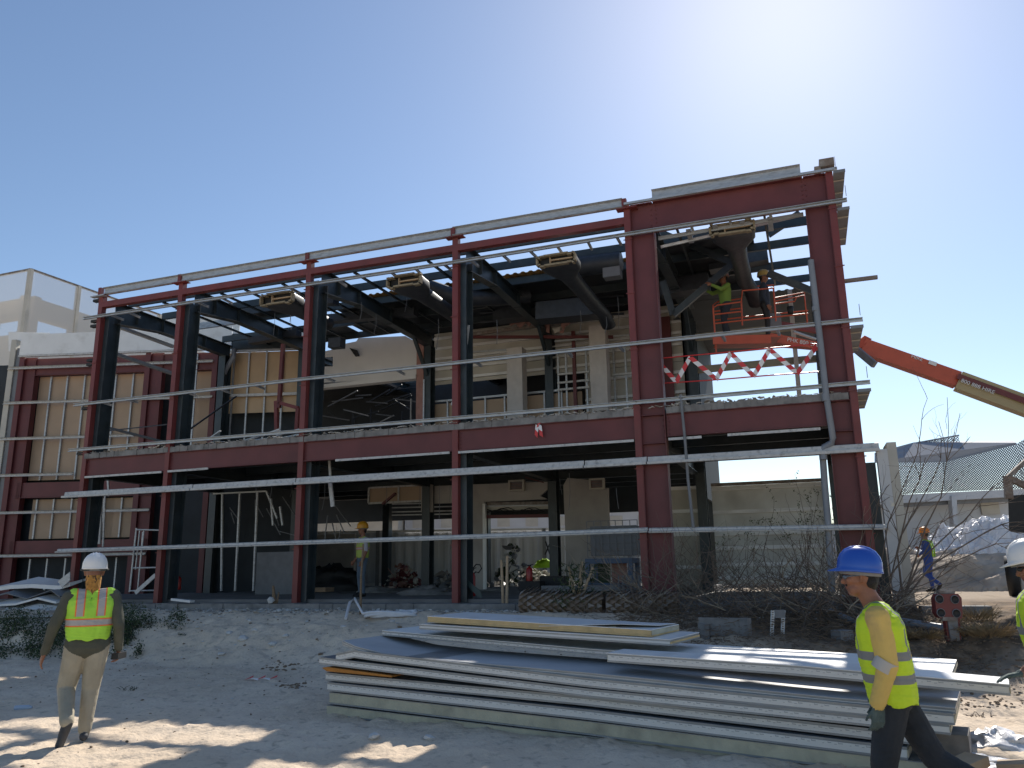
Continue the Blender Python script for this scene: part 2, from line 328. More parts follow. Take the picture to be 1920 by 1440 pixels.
# joists below the slab
for k, nn in enumerate((1.5, 3.0, 4.5, 6.0, 8.6, 10.2, 11.8)):
    c = MB(); z = 4.42; c.prism(Ip(.12, .26), L(-10.6, nn, z), L(8.1 if nn < 7 else 4.2, nn, z)); part('joist', c, M['teal'])
c = MB()
for k in range(70):
    a = -10.6 + k * .27; n1 = 7. if a > 4.2 else 13.9
    c.bx(a, a + .15, .1, n1, 4.545, 4.57)
part('deck_sheet', c, M['dark'])
NR = {-10.78: 5.1, -8.0: 5.6, -4.0: 6.7, 0.0: 7.0, 4.2: 7.0, 7.9: 6.8}
for u, nr in NR.items():
    c = MB(); c.prism(Ip(.22, .45), L(u + .16, .3, 4.3), L(u + .16, nr, 4.3)); part('cross_beam', c, M['teal'])
# rafters
for u, nr in NR.items():
    c = MB(); ux = u + .16
    if u == 7.9: ux = 7.98
    if u == 4.2: ux = 4.5
    c.prism(Ip(.24, .62, .016), L(ux, .45, 8.74), L(ux, 2.2, 8.85), prof2=Ip(.24, .4, .016))
    c.prism(Ip(.24, .4, .016), L(ux, 2.2, 8.85), L(ux, nr + .2, 8.82))
    for q in (1.2, 2.2, 4.0): c.bx(ux - .1, ux + .1, q, q + .012, 8.62, 9.02)
    part('rafter', c, M['teal'])
    c = MB(); c.prism(Ip(.26, .34, .014), L(ux, nr, .85), L(ux, nr, 8.64 if u not in (4.2,) else 8.6), xd=Ev, up=Nv)
    part('column', c, M['teal'] if u not in (4.2,) else M['teal'])
    if u in (-4.0, 0.0, 4.2):
        c = MB(); c.bar(L(ux, nr - 1.1, 8.66), L(ux, nr - .1, 7.6), .1, .1); part('knee_brace', c, M['teal'])
# eaves girder and top rail
for a, b in ((-10.64, -8.0), (-7.86, -4.0), (-3.86, 0), (.14, 4.07)):
    c = MB(); c.bx(a, b, .0, .15, 8.80, 8.96); part('eaves_beam', c, M['red'])
for a, b, z in ((-10.62, -8.01, 9.16), (-7.97, -4.02, 9.16), (-3.97, -.02, 9.17), (.02, 4.06, 9.19), (4.7, 7.72, 9.27)):
    c = MB(); c.prism([(0, 0), (-.08, 0), (-.08, .006), (-.01, .03), (-.01, .17), (-.08, .19), (-.08, .196), (0, .196)], L(a, .02, z), L(b, .02, z), xd=Nv, up=Zv)
    r = part('eaves_rail', c, M['galv'])
    c = MB(); c.bx(a, b, -.065, -.01, z - .035, z - .005); part('lower_lip', c, M['rust'], parent=r)
for u in UC + [4.07]: c = MB(); c.bx(u - .03, u + .07, -.03, .08, 9.14, 9.38); c.bx(u - .15, u + .3, -.1, .1, 9.12, 9.14); part('rail_bracket', c, M['red'])
c = MB()
c.bx(4.1, 8.4, -.1, -.03, 9.2, 9.25); c.bx(-10.98, -10.5, -.12, .02, 9.1, 9.13)
part('rail_bracket', c, M['galv'])
c = MB(); c.bx(8.08, 8.36, -.12, .16, 9.3, 9.46); c.bx(7.98, 8.1, -.1, .1, 9.25, 9.33); c.bx(8.37, 8.375, -.15, -.1, 9.2, 9.45); part('corner_bracket', c, M['rust'])
# girts on the front
def girt(pts, h, d, m, cuts=()):
    g0 = None
    for (a, za), (b, zb) in zip(pts[:-1], pts[1:]):
        c = MB(); hz = h
        c.prism([(0, 0), (-d, 0), (-d, .02), (-.004, .03), (-.004, hz - .015), (-d, hz - .01), (-d, hz), (0, hz)], L(a, -.025, za - .04), L(b - .006, -.025, zb - .04), xd=Nv, up=Zv)
        o = part('girt', c, m)
        c = MB(); c.bx(a, b - .006, -.025 - d - .002, -.025 - d + .012, za - .04, za - .015) if abs(za - zb) < .002 else None
    return o
girt([(-11.21, 8.53), (-4.1, 8.51), (.05, 8.50), (4.3, 8.53), (8.52, 8.54)], .075, .06, M['galv'])
girt([(-11.22, 6.07), (-7.9, 6.08), (-3.9, 6.1), (.05, 6.09), (4.1, 6.09), (8.55, 6.08)], .075, .06, M['galv'])
girt([(-11.23, 4.83), (-4.0, 4.83), (.04, 4.83), (4.14, 4.84), (8.55, 4.86)], .075, .06, M['galv'])
for (a, b) in ((-11.21, -7.0), (-6.98, -4.0), (-3.98, 3.0), (3.02, 4.3), (4.32, 8.57)):
    c = MB(); c.prism([(0, 0), (-.12, -.0), (-.13, .012), (-.13, .05), (-.045, .055), (-.03, .15), (-.01, .16), (0, .155)], L(a, -.02, 3.555), L(b - .005, -.02, 3.56), xd=Nv, up=Zv)
    gg = part('girt', c, M['galvd'])
    c = MB(); c.bx(a, b - .01, -.156, -.151, 3.555, 3.6); part('lip', c, M['galvd'], parent=gg)
for (a, za, b, zb) in ((-11.24, 2.19, -7.9, 2.2), (-7.9, 2.2, -4.05, 2.22), (-4.05, 2.22, .6, 2.24), (.6, 2.24, 4.25, 2.27), (4.27, 2.26, 8.57, 2.2)):
    c = MB(); c.prism([(0, 0), (-.11, 0), (-.12, .03), (-.05, .045), (-.05, .08), (-.02, .1), (0, .1)], L(a, -.02, za - .05), L(b - .005, -.02, zb - .05), xd=Nv, up=Zv); part('girt', c, M['galvd'])
# clips: bent stubs reaching back from the girts
clips = []
for z, st, ln in ((8.5, .72, .42), (6.05, 1.0, .34)):
    u = -10.3
    while u < 7.6:
        if RNG.random() < .85 and not (4.0 < u < 4.8): clips.append((u, z, ln))
        u += st * RNG.uniform(.85, 1.15)
for u, z, ln in clips[:60]:
    c = MB(); c.prism(Cp(.05, .05, .008), L(u, .0, z - .0), L(u + RNG.uniform(-.03, .05), ln, z - .02), up=Zv); part('clip', c, M['galv'])
for z in (8.42, 7.3, 8.28, 7.18, 5.95, 4.72, 9.02):
    c = MB(); c.bx(-11.0, -10.79, .0, .12, z - .02, z + .05); part('cleat', c, M['blk'])
# purlins
PUR = [.85, 2.15, 3.35, 4.85, 6.15]
for nn in PUR:
    sp_ = [(-10.6, -8), (-8, -4), (-4, 0), (0, 4.3), (4.3, 8.1)]
    for a, b in sp_:
        if b <= -8 and nn > 5.2: continue
        m = M['teal'] if a > -9 or nn != 3.35 else M['galv']
        c = MB(); c.prism(Cp(.07, .2, .008), L(a, nn, 9.06), L(b, nn, 9.06), xd=Nv, up=Zv); part('purlin', c, m)
# remaining roof deck with corrugated front edge
def corr(mb, u0, u1, n0, n1, z, zs=0., amp=.035, pitch=.22, t=.012):
    k = int((u1 - u0) / (pitch / 4)); us = np.linspace(u0, u1, k + 1); pat = [0, amp, amp, 0]
    prof = [(u, pat[i % 4]) for i, u in enumerate(us)]
    top = [L(u, n0, z + h) for u, h in prof] + [L(u, n1, z + zs + h) for u, h in prof]; bot = [p + Zv * t for p in top]; m_ = len(prof)
    fs = []
    for i in range(m_ - 1):
        fs += [(i, i + m_, i + m_ + 1, i + 1), (2 * m_ + i, 2 * m_ + i + 1, 3 * m_ + i + 1, 3 * m_ + i), (i, i + 1, 2 * m_ + i + 1, 2 * m_ + i), (m_ + i, 3 * m_ + i, 3 * m_ + i + 1, m_ + i + 1)]
    mb.add(top + bot, fs)
M['deck'] = mat('yellowed_roof_deck', (.38, .22, .07), .6, var=.3, vs=2)
c = MB(); corr(c, -4.3, 6.3, 3.15, 7.4, 9.275); dk = part('roof_deck', c, M['deck'])
c = MB(); c.bx(-4.3, 6.3, 3.45, 7.3, 9.258, 9.268); part('deck_lining', c, M['dark'], parent=dk)
c = MB(); corr(c, -4.3, 8.1, 7.4, 14., 9.275, zs=.3); dk = part('roof_deck', c, M['deck'])
c = MB(); c.bx(-4.3, 8.1, 7.3, 13.9, 9.25, 9.262); part('deck_lining', c, M['dark'], parent=dk)
# ================================================================ REAR LINE, INTERIOR, WING
def RF(x0, y0, x1, y1, n):
    ym = (y0 + y1) / 2; xm = (x0 + x1) / 2
    return uvz(F_(x0, ym, n))[0], uvz(F_(x1, ym, n))[0], uvz(F_(xm, y1, n))[2], uvz(F_(xm, y0, n))[2]
def wallF(name, x0, y0, x1, y1, n, t, m, z0=None, z1=None, label=None, parent=None):
    u0, u1, a, b = RF(x0, y0, x1, y1, n); c = MB(); c.bx(u0, u1, n, n + t, a if z0 is None else z0, b if z1 is None else z1); return part(name, c, m, label, parent)
def poly(name, pts, n, t, m, label=None, parent=None):
    c = MB(); c.sheet([F_(x, y, n) for x, y in pts], t, Nv); return part(name, c, m, label, parent)
# white wall of the upper floor, torn upper edge and a hole made by strips round it
c = MB()
P = lambda pts: c.sheet([F_(x, y, 6.55) for x, y in pts], .1, Nv)
P([(597, 671), (622, 670), (622, 685), (597, 686), ]) if False else None
P([(594, 687), (805, 687), (805, 706), (594, 718)])
P([(624, 687), (624, 668), (805, 662), (805, 687)])
P([(594, 669), (594, 662), (620, 656), (624, 668)])
P([(624, 668), (620, 656), (644, 645), (668, 640), (672, 634), (760, 630), (797, 650), (805, 662)])
part('partition_wall', c, M['white'])
c = MB(); c.bx(-8.1, -4.2, 6.45, 6.75, 7.55, 7.68); part('soffit', c, M['white'])
c = MB(); c.bx(-4.2, -3.95, 6.5, 6.62, 4.7, 8.75); part('board_edge', c, M['pink'])
c = MB(); c.bx(-3.95, -3.9, 6.48, 6.56, 4.7, 7.5); part('stud', c, M['galv'])
for pts in ([(655, 652), (668, 656), (673, 667), (666, 668)], ):
    poly('bracket', pts, 6.4, .06, M['blk'])
# torn pieces hanging at the ceiling
for pts, m in (([(953, 605), (1000, 603), (992, 612), (985, 606), (975, 615), (966, 607), (958, 611)], 'pink'), ([(1053, 600), (1070, 596), (1069, 607), (1060, 612), (1056, 625), (1049, 624), (1051, 612)], 'pink'), ([(1022, 604), (1030, 605), (1030, 625), (1024, 622)], 'pink'), ([(1035, 616), (1052, 612), (1056, 618), (1040, 625)], 'cream')):
    poly('torn_board', pts, 6.3, .02, M[m])
# cladding seen from inside behind the middle and right bays (horizontal sheets on girts)
def cladding(u0, u1, n, z0, z1, rails, m, gaps=()):
    c = MB(); us = np.arange(u0, u1, .3)
    for i, a in enumerate(us): c.bx(a - .01, min(a + .305, u1), n + .06 + .006 * (i % 2), n + .075 + .006 * (i % 2), z0, z1)
    o = part('cladding', c, m); 
    for z in rails:
        c = MB(); c.prism([(0, 0), (-.09, 0), (-.09, .05), (-.03, .06), (-.03, .1), (0, .1)], L(u0, n + .055, z - .03), L(u1, n + .055, z - .03), xd=Nv, up=Zv); part('rear_girt', c, M['wpaint'])
    return o
cladding(-3.9, 4.2, 7.15, 7.45, 9.2, (7.6, 7.95, 8.3, 8.65, 9.0), M['cream'])
cladding(1.2, 4.2, 7.16, 4.7, 7.44, (5.9, 6.5, 7.1), M['cream'])
cladding(3.0, 4.5, 7.18, .85, 3.75, (1.5, 2.4, 3.05, 3.7), M['cream'])
cladding(4.75, 7.7, 7.15, 1.05, 3.72, (1.2, 1.55, 2.0, 2.38, 2.98, 3.62), M['clad'])
c = MB(); c.bx(4.75, 7.7, 7.05, 7.2, 3.72, 3.8); part('capping', c, M['rust'])
for z in (7.1, 8.08):
    c = MB(); c.bx(4.5, 7.9, 7.0, 7.18, z - .09, z + .09); part('rear_rail', c, mat('beige_rail', (.3, .27, .2), .7, var=.15))
c = MB(); c.bar(L(7.3, 6.9, 4.7), L(7.32, 6.9, 9.1), .12, .12); part('stud', c, M['cream'])
c = MB(); c.bar(L(7.85, 5.4, 4.7), L(7.95, 5.4, 9.0), .2, .2); part('stud', c, M['teal'])
# brown boards on studs, upper floor
c = MB(); c.bx(-3.9, 1.15, 6.95, 6.98, 4.7, 6.75)
part('wall_board', c, M['ply'])
for u in (-3.3, -2.65, -2.0, -1.35, -.7, -.05, .5):
    c = MB(); c.bx(u, u + .05, 6.88, 6.94, 4.7, 6.8); part('stud', c, M['galv'])
c = MB(); c.bx(-3.9, 1.15, 6.87, 6.95, 6.8, 6.86); part('top_track', c, M['galv'])
for x in (1045, 1060, 1098, 1150, 1172):
    u = uvz(F_(x, 700, 6.8))[0]; c = MB(); c.bx(u, u + .05, 6.8, 6.86, 4.7, 8.0); part('stud', c, M['galv'])
for (x0, x1, y) in ((1045, 1105, 698), (1045, 1105, 714), (1045, 1105, 727), (1148, 1185, 700)):
    u0, u1, z0, z1 = RF(x0, y, x1, y + 3, 6.75); c = MB(); c.bx(u0, u1, 6.74, 6.79, z0, z1 + .01); part('noggin', c, M['galvd'])
c = MB(); c.bx(.95, 1.05, 6.7, 6.8, 4.7, 8.6); part('post', c, M['red2'])
c = MB(); c.bx(3.15, 3.55, 6.6, 6.9, 4.7, 8.8); part('column', c, M['teal'])
c = MB(); c.bx(3.62, 3.9, 7.0, 7.12, 4.7, 8.8); part('column', c, M['red2'])
for x0, x1, yt in ((955, 984, 655), (1110, 1141, 612)):
    u0, u1, _, z1 = RF(x0, yt, x1, 790, 6.3); c = MB(); k = 9
    prof = [(-.26, -.22), (.26, -.22), (.26, .22), (-.26, .22)]; uc = (u0 + u1) / 2; zs = np.linspace(4.7, z1, k)
    for a, b in zip(zs[:-1], zs[1:]):
        s1, s2 = 1 + RNG.uniform(-.04, .04), 1 + RNG.uniform(-.04, .04); h = (u1 - u0) / .52
        c.prism([(x * h * s1, y * s1) for x, y in prof], L(uc, 6.3, a), L(uc, 6.3, b), xd=Ev, up=Nv, prof2=[(x * h * s2, y * s2) for x, y in prof])
    part('wrapped_column', c, mat('canvas_wrap', (.5, .46, .42), .9, var=.12, vs=4, bump=.5, bs=8))
# beam remains in the upper floor ceiling
for (p, q, r, m) in (((875, 628), (1150, 592), .07, 'rust'), ((880, 632), (1150, 632), .06, 'red2'), ((880, 660), (960, 655), .035, 'galv'), ((1040, 640), (1180, 628), .03, 'galv')):
    c = MB(); c.bar(F_(*p, 6.5), F_(*q, 6.5), r, r * 1.6); part('ceiling_bar', c, M[m])
# second bay and deep interior; walls, roof and slab added to keep it dark
c = MB(); c.bx(-15.5, 4.3, 14, 14.1, 3.55, 9.6); part('sky_block_wall', c, M['dark'])  # added to block the sky behind the upper openings
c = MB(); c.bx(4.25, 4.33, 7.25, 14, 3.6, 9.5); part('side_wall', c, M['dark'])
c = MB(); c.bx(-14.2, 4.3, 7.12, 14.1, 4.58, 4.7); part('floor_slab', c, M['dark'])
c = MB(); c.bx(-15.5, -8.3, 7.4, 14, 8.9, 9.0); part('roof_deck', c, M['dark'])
for u in (-8.4, -4.2, 0, 4.1):
    c = MB(); c.bar(L(u, 12.4, .9), L(u, 12.4, 4.5), .28, .28); part('column', c, M['teal'])
    c = MB(); c.prism(Ip(.2, .4), L(u, 7, 8.9), L(u, 14, 9.1)); part('rafter', c, M['teal'])
for nn in (8.5, 10, 11.5, 13):
    c = MB(); c.prism(Cp(.07, .2, .01), L(-8, nn, 9.1), L(4.2, nn, 9.1), xd=Nv, up=Zv); part('purlin', c, M['teal'])
c = MB(); c.bx(-14, 4.4, .25, 14.2, .62, .945); part('ground_slab', c, M['slabin'])
c = MB(); us = np.linspace(-10.9, 8.4, 60)
for a, b in zip(us[:-1], us[1:]): c.bx(a, b, -.32 + RNG.random() * .05, .3, .45, .86 + RNG.random() * .02)
part('footing', c, M['conc'])
c = MB(); c.bx(4.2, 8.4, .25, 7.3, .6, .86); part('ground_slab', c, M['slabin'])
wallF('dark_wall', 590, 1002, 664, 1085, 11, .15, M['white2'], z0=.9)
c = MB(); u0, u1, z0, z1 = RF(400, 995, 455, 1010, 9.)
c.bx(-15.5, u0, 9, 9.1, .9, 4.6); c.bx(u1, -9.6, 9, 9.1, .9, 4.6); c.bx(u0, u1, 9, 9.1, .9, z0); c.bx(u0, u1, 9, 9.1, z1, 4.6); part('dark_wall', c, M['dark'])  # near black wall round a slit, stands in for the shaded interior
wallF('machine_housing', 480, 1035, 552, 1110, 3.5, .5, M['grey'], z0=.95)
# lower floor partitions at the rear line
u0, u1, z0, z1 = RF(700, 905, 1030, 942, 7)
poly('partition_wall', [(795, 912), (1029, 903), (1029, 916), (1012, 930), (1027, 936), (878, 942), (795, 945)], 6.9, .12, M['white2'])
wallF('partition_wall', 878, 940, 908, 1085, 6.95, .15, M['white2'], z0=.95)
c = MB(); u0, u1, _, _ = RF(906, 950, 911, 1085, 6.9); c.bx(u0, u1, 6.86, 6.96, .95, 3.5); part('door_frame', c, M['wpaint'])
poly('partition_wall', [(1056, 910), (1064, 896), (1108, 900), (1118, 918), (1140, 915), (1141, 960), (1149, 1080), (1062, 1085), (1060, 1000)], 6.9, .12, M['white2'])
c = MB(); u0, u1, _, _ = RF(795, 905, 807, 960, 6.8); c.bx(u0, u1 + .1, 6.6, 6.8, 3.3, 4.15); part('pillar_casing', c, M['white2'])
u0, u1, z0, z1 = RF(692, 912, 790, 941, 6.7)
c = MB(); c.bx(u0, u1 + .1, 6.72, 6.75, z0, z1); fr = part('boarded_panel', c, M['ply'])
c = MB(); c.bx(u0, u1, 6.66, 6.7, z0 - .04, z0 + .02); c.bx(u0, u1, 6.66, 6.7, z1 - .03, z1 + .02); c.bx(u0 - .03, u0 + .03, 6.66, 6.7, z0, z1); c.bx(u0 + 1.05, u0 + 1.1, 6.66, 6.7, z0, z1); part('panel_frame', c, M['galvd'], parent=fr)
for x0, y0, x1, y1 in ((954, 900, 983, 921), (1105, 897, 1133, 918)):
    u0, u1, z0, z1 = RF(x0, y0, x1, y1, 6.75); c = MB(); w_ = .05
    c.bx(u0, u1, 6.7, 6.85, z0, z0 + w_); c.bx(u0, u1, 6.7, 6.85, z1 - w_, z1); c.bx(u0, u0 + w_, 6.7, 6.85, z0 + w_, z1 - w_); c.bx(u1 - w_, u1, 6.7, 6.85, z0 + w_, z1 - w_)
    v = part('vent_box', c, M['cream']); c = MB(); c.bx(u0 + w_, u1 - w_, 6.8, 6.84, z0 + w_, z1 - w_); part('backing', c, M['grey'], parent=v)
    c = MB()
    for k in range(5): c.bx(u0 + w_, u1 - w_, 6.75, 6.79, z0 + w_ + .045 * k + .01, z0 + w_ + .045 * k + .02)
    part('louvre', c, M['pink'], parent=v)
c = MB()
u0, u1, z0, z1 = RF(913, 942, 1030, 972, 7.1)
c.bx(u0, u1, 7.1, 7.16, z0 + .25, z1 - .03)
part('shutter_header', c, M['cream'])
for yy, r, m in ((944, .1, 'rust'), (948, .04, 'galv'), (968, .1, 'red2'), (957, .02, 'blk')):
    c = MB(); c.bar(F_(913, yy + 1, 7.05), F_(1031, yy - 1, 7.05), .05, r); part('shutter_rail', c, M[m])
c = MB()
for k in range(4): 
    pts = [F_(913 + 118 * i / 9, 955 + 2 * k + 4 * math.sin(i * 1.7 + k), 7.0) for i in range(10)]; c.tube(pts, .012, 5)
part('cable', c, M['blk'])
c = MB()
for y in (935, 945, 952, 960, 966):
    c.bar(F_(735, y, 9.5), F_(877, y - 3, 9.5), .03, .04)
part('slats', c, M['galv'])
for x, yt, xb in ((417, 925, 415), (450, 923, 441), (483, 922, 475), (508, 935, 512), (525, 950, 530)):
    p, q = F_(x, yt, 3.2), F_(xb, 1108, 3.2); 
    if x > 500: q = F_(xb, 985, 3.2)
    c = MB(); c.bar(p, q, .05, .05, up=Nv); part('stud', c, M['galv'])
c = MB(); c.bar(F_(400, 926, 3.2), F_(500, 921, 3.2), .05, .04); part('top_track', c, M['galv'])
c = MB(); c.bar(F_(500, 922, 3.2), F_(520, 972, 3.2), .05, .05); part('stud', c, M['galv'])
for (x0, y0, x1, y1, n_, w_, m) in ((718, 945, 742, 925, 6, .12, 'red2'), (1023, 1015, 1034, 1048, 8, .06, 'blk'), (1034, 1012, 1022, 1040, 8, .06, 'blk'), (617, 855, 620, 905, .6, .06, 'galvd'), (619, 905, 624, 950, .5, .09, 'galvd'), (879, 610, 872, 670, .5, .05, 'galvd'), (1020, 905, 985, 895, 6, .05, 'red2'), (200, 860, 204, 930, 1.0, .06, 'galv'), (190, 925, 186, 1020, 1.2, .09, 'galvd'), (197, 930, 193, 1025, 1.2, .05, 'galvd'),
    (847, 760, 868, 705, 1.0, .07, 'galvd'), (868, 705, 876, 640, 1.2, .05, 'galvd')):
    c = MB(); c.bar(F_(x0, y0, n_), F_(x1, y1, n_), w_, w_ * .5); part('loose_strip', c, M[m])
# ceiling wires hanging from upper deck
for k in range(26):
    x = RNG.uniform(420, 1160); y = RNG.uniform(540, 600) if k < 15 else RNG.uniform(878, 915); n_ = RNG.uniform(1, 5.5); ln = RNG.uniform(.25, .9)
    p = F_(x, y, n_); c = MB(); c.tube([p, p + np.array([.01, 0, -ln * .5]), p + np.array([RNG.uniform(-.05, .05), 0, -ln])], .007, 4); part('hanging_wire', c, M['grey'])
# right flank: cladding shelves going back, end panel, downpipe
for z in (9.16, 8.36, 5.95, 4.72):
    c = MB(); c.bx(8.32, 8.54, -.1, 1.9, z - .015, z + .01); c.bx(8.32, 8.54, -.12, -.1, z - .05, z + .01)
    sh = part('side_ledge', c, M['grey'])
    for k in range(3): c = MB(); c.bx(8.32, 8.53, .3 + k * .6, .33 + k * .6, z - .035, z - .016); part('stiffener', c, M['cream'], parent=sh)
c = MB(); c.bx(8.33, 9.0, 1.0, 1.08, 7.2, 7.27); part('side_arm', c, M['rust'])
for z in (8.6, 6.15, 4.93):
    c = MB(); c.bx(8.5, 8.51, -.11, -.09, z, z + .22); part('end_pin', c, M['grey'])
M['spot'] = mat('stained_white', (.5, .5, .5), .5, col2=(.66, .6, .48), c2s=4, c2t=.66, c2w=.02)
c = MB(); c.bx(8.52, 8.70, -.0, .25, .62, 3.6); part('end_panel', c, M['spot'])
c = MB(); c.bx(8.702, 8.86, .02, .8, .6, 3.72); part('end_panel', c, M['cream'])
c = MB(); c.bx(8.3, 8.5, .3, 1.5, .8, 3.4); part('flank_board', c, M['teal'])
c = MB(); c.tube([F_(1520, 488, -.08), F_(1538, 640, -.08), F_(1549, 740, -.08), F_(1562, 822, -.08), F_(1560, 830, -.06), F_(1545, 838, -.02), F_(1542, 846, .0), F_(1546, 905, -.0), F_(1553, 985, .0), F_(1560, 1110, .0)], .06, 10)
dp = part('downpipe', c, M['pipe'])
for a, b in (((1529, 575), (1530, 583)), ((1547, 738), (1549, 752)), ((1543, 850), (1544, 862))):
    c = MB(); c.tube([F_(*a, -.08), F_(*b, -.08)], .072, 10); part('pipe_collar', c, M['pipe'], parent=dp)
c = MB(); c.tube([F_(1276, 740, -.06), F_(1284, 820, -.06), F_(1290, 900, -.06), F_(1300, 990, -.06)], .03, 8); part('waste_pipe', c, M['grey'])
# portal bay bracing seen inside
for a, b in (((1235, 435), (1370, 492)), ((1243, 528), (1262, 590)), ((1374, 495), (1262, 590)), ((1440, 512), (1527, 548)), ((1440, 440), (1500, 400))):
    c = MB(); c.bar(F_(*a, 3.0), F_(*b, 3.0), .1, .16); part('brace', c, M['teal'])
c = MB(); c.bar(L(4.75, .25, 8.45), L(7.7, .25, 8.5), .04, .08); c.bar(L(4.75, .5, 8.35), L(7.7, .5, 8.6), .04, .06); part('bracing_angle', c, M['galv'])
for k in range(4):
    c = MB(); c.bar(L(5.4 + k * .55, .15, 8.5), L(5.4 + k * .55, .6, 8.4), .1, .05); part('clip', c, M['galv'])
# left bay rails between the front and the rear, and the railing left standing
for a, b, n0, r, m in (((215, 610), (325, 650), 1.2, .12, 'galv'), ((212, 662), (322, 700), 1.6, .13, 'pipe'), ((195, 800), (312, 830), 1.5, .09, 'grey'), ((200, 808), (312, 796), 1.2, .05, 'grey'), ((346, 812), (443, 743), .8, .05, 'blk')):
    c = MB(); c.bar(F_(*a, n0), F_(*b, n0 + 1.8), r, r * .7); part('loose_rail', c, M[m])
for a, b in (((518, 752), (519, 812)), ((559, 765), (556, 812)), ((523, 755), (559, 765)), ((531, 645), (523, 765))):
    c = MB(); c.bar(F_(*a, 3.0), F_(*b, 3.0), .1, .1, up=Nv); part('railing', c, M['red'] if a[0] != 531 else M['red2'])
# ---------------- rear left wing wall (boards on studs between red columns)
WA, WB = G_(3, 825, 6.08), G_(560, 740, 7.32); WA[2] = WB[2] = 0; Wd = nrm(WB - WA); Wn = np.array([-Wd[1], Wd[0], 0.])
def Wl(x, y, o=0.): return onP(x, y, WA + Wn * o, Wn)
def W(s, o, z): return WA + Wd * s + Wn * o + Zv * z
def ws(x, y): return float((Wl(x, y) - WA) @ Wd)
def wbx(c, s0, s1, o0, o1, z0, z1): return c.box(W((s0 + s1) / 2, (o0 + o1) / 2, (z0 + z1) / 2), (abs(s1 - s0) / 2, abs(o1 - o0) / 2, abs(z1 - z0) / 2), (Wd, Wn, Zv))
S1 = ws(563, 740); SL = ws(15, 760)
sB = ws(62, 760); sC = ws(268, 760); sC2 = ws(305, 760)
for s0, s1, z0, z1 in ((ws(60, 760), ws(262, 760), 4.7, 8.3), (ws(310, 760), ws(408, 760), 4.7, 8.3), (ws(50, 960), ws(205, 960), 2.75, 4.05), (ws(180, 960), ws(250, 960), 2.75, 4.05)):
    c = MB(); wbx(c, s0, s1, .25, .28, z0, z1); part('wall_board', c, M['ply'])
c = MB(); c.add([], []); wbx(c, ws(418, 740), S1, .0, .03, 6.75, 8.85); part('wall_board', c, M['ply2'])
for x in (82, 113, 146, 178, 205, 238, 270 - 5):
    for z0, z1 in ((4.7, 8.3), (2.75, 4.05), (.9, 2.1)):
        s = ws(x, 760); c = MB(); wbx(c, s, s + .05, .18, .24, z0, z1); part('stud', c, M['galv'])
for x in (365, 435, 463, 496, 528, 560):
    s = ws(x, 740); c = MB(); wbx(c, s, s + .05, -.07, -.01, 4.75, 8.85); part('stud', c, M['galv'])
c = MB(); wbx(c, ws(420, 740), S1, -.08, .0, 8.86, 8.93); part('top_track', c, M['galv'])
c = MB(); wbx(c, ws(-60, 760), S1, .5, .56, .8, 8.85); part('dark_backing', c, M['dark'])  # added near black backing, paints the wing openings as dark interior
c = MB(); wbx(c, ws(430, 740), S1, -.12, .05, 8.95, 9.5); part('gutter_beam', c, M['teal'])
c = MB(); c.tube([Wl(440, 655, -.3), Wl(437, 670, -.35), Wl(425, 690, -.35), Wl(418, 705, -.3)], .09, 8); part('rainwater_pipe', c, M['pipe'])
for x0, x1 in ((30, 60), (268, 300), (395, 410)):
    s0, s1 = ws(x0, 760), ws(x1, 760); c = MB(); wbx(c, s0, s0 + .18, -.1, .1, .6, 8.95); wbx(c, s0 + .18, s1, .0, .02, .6, 8.95); wbx(c, s1 - .015, s1, -.05, .2, .6, 8.9); part('wing_column', c, M['red2'])
for x0, x1, z0, z1 in ((60, 268, 8.3, 8.9), (300, 397, 8.3, 8.9), (50, 300, 4.1, 4.6), (50, 300, 2.15, 2.68)):
    c = MB(); wbx(c, ws(x0, 760), ws(x1, 760), .0, .02, z0, z1); wbx(c, ws(x0, 760), ws(x1, 760), -.08, .1, z0 - .015, z0); part('wing_beam', c, M['red2'])
for z, xr in ((8.55, 397), (7.32, 400), (6.08, 262), (4.84, 155), (3.6, 300), (2.2, 300)):
    c = MB(); c.prism([(0, 0), (-.07, 0), (-.07, .02), (-.01, .03), (-.01, .07), (-.07, .09), (0, .09)], W(ws(-40 if z < 6 else 12, 760), -.12, z - .04), W(ws(xr, 760), -.12, z - .04), xd=Wn, up=Zv); part('girt', c, M['galvd'])
c = MB(); c.prism([(0, 0), (-.07, 0), (-.07, .09), (0, .09)], W(ws(420, 740), -.12, 7.28), W(S1, -.12, 7.28), xd=Wn, up=Zv); part('girt', c, M['galvd'])
c = MB(); wbx(c, ws(30, 760), ws(430, 760), -.16, -.1, 9.02, 9.75); pw = part('parapet_panel', c, M['wpaint'])
c = MB(); wbx(c, ws(30, 760), ws(430, 760), -.2, -.1, 8.94, 9.0); part('parapet_trim', c, M['galvd'], parent=pw)
c = MB(); wbx(c, ws(280, 760), ws(430, 760), .4, .46, 9.6, 10.35); part('parapet_panel', c, M['wpaint'])
c = MB(); c.sheet([Wl(16, 622, .2), Wl(92, 624, .2), Wl(86, 640, .2), Wl(30, 640, .2), Wl(22, 660, .2), Wl(16, 658, .2)], .08, Wn); part('parapet_corner', c, M['wpaint'])
c = MB(); wbx(c, ws(10, 760), ws(20, 760), -.1, .9, .7, 9.6); part('end_panel', c, M['cream'])
c = MB(); wbx(c, ws(21, 760), ws(29, 760), -.05, .9, .7, 9.3); part('end_panel', c, M['grey'])
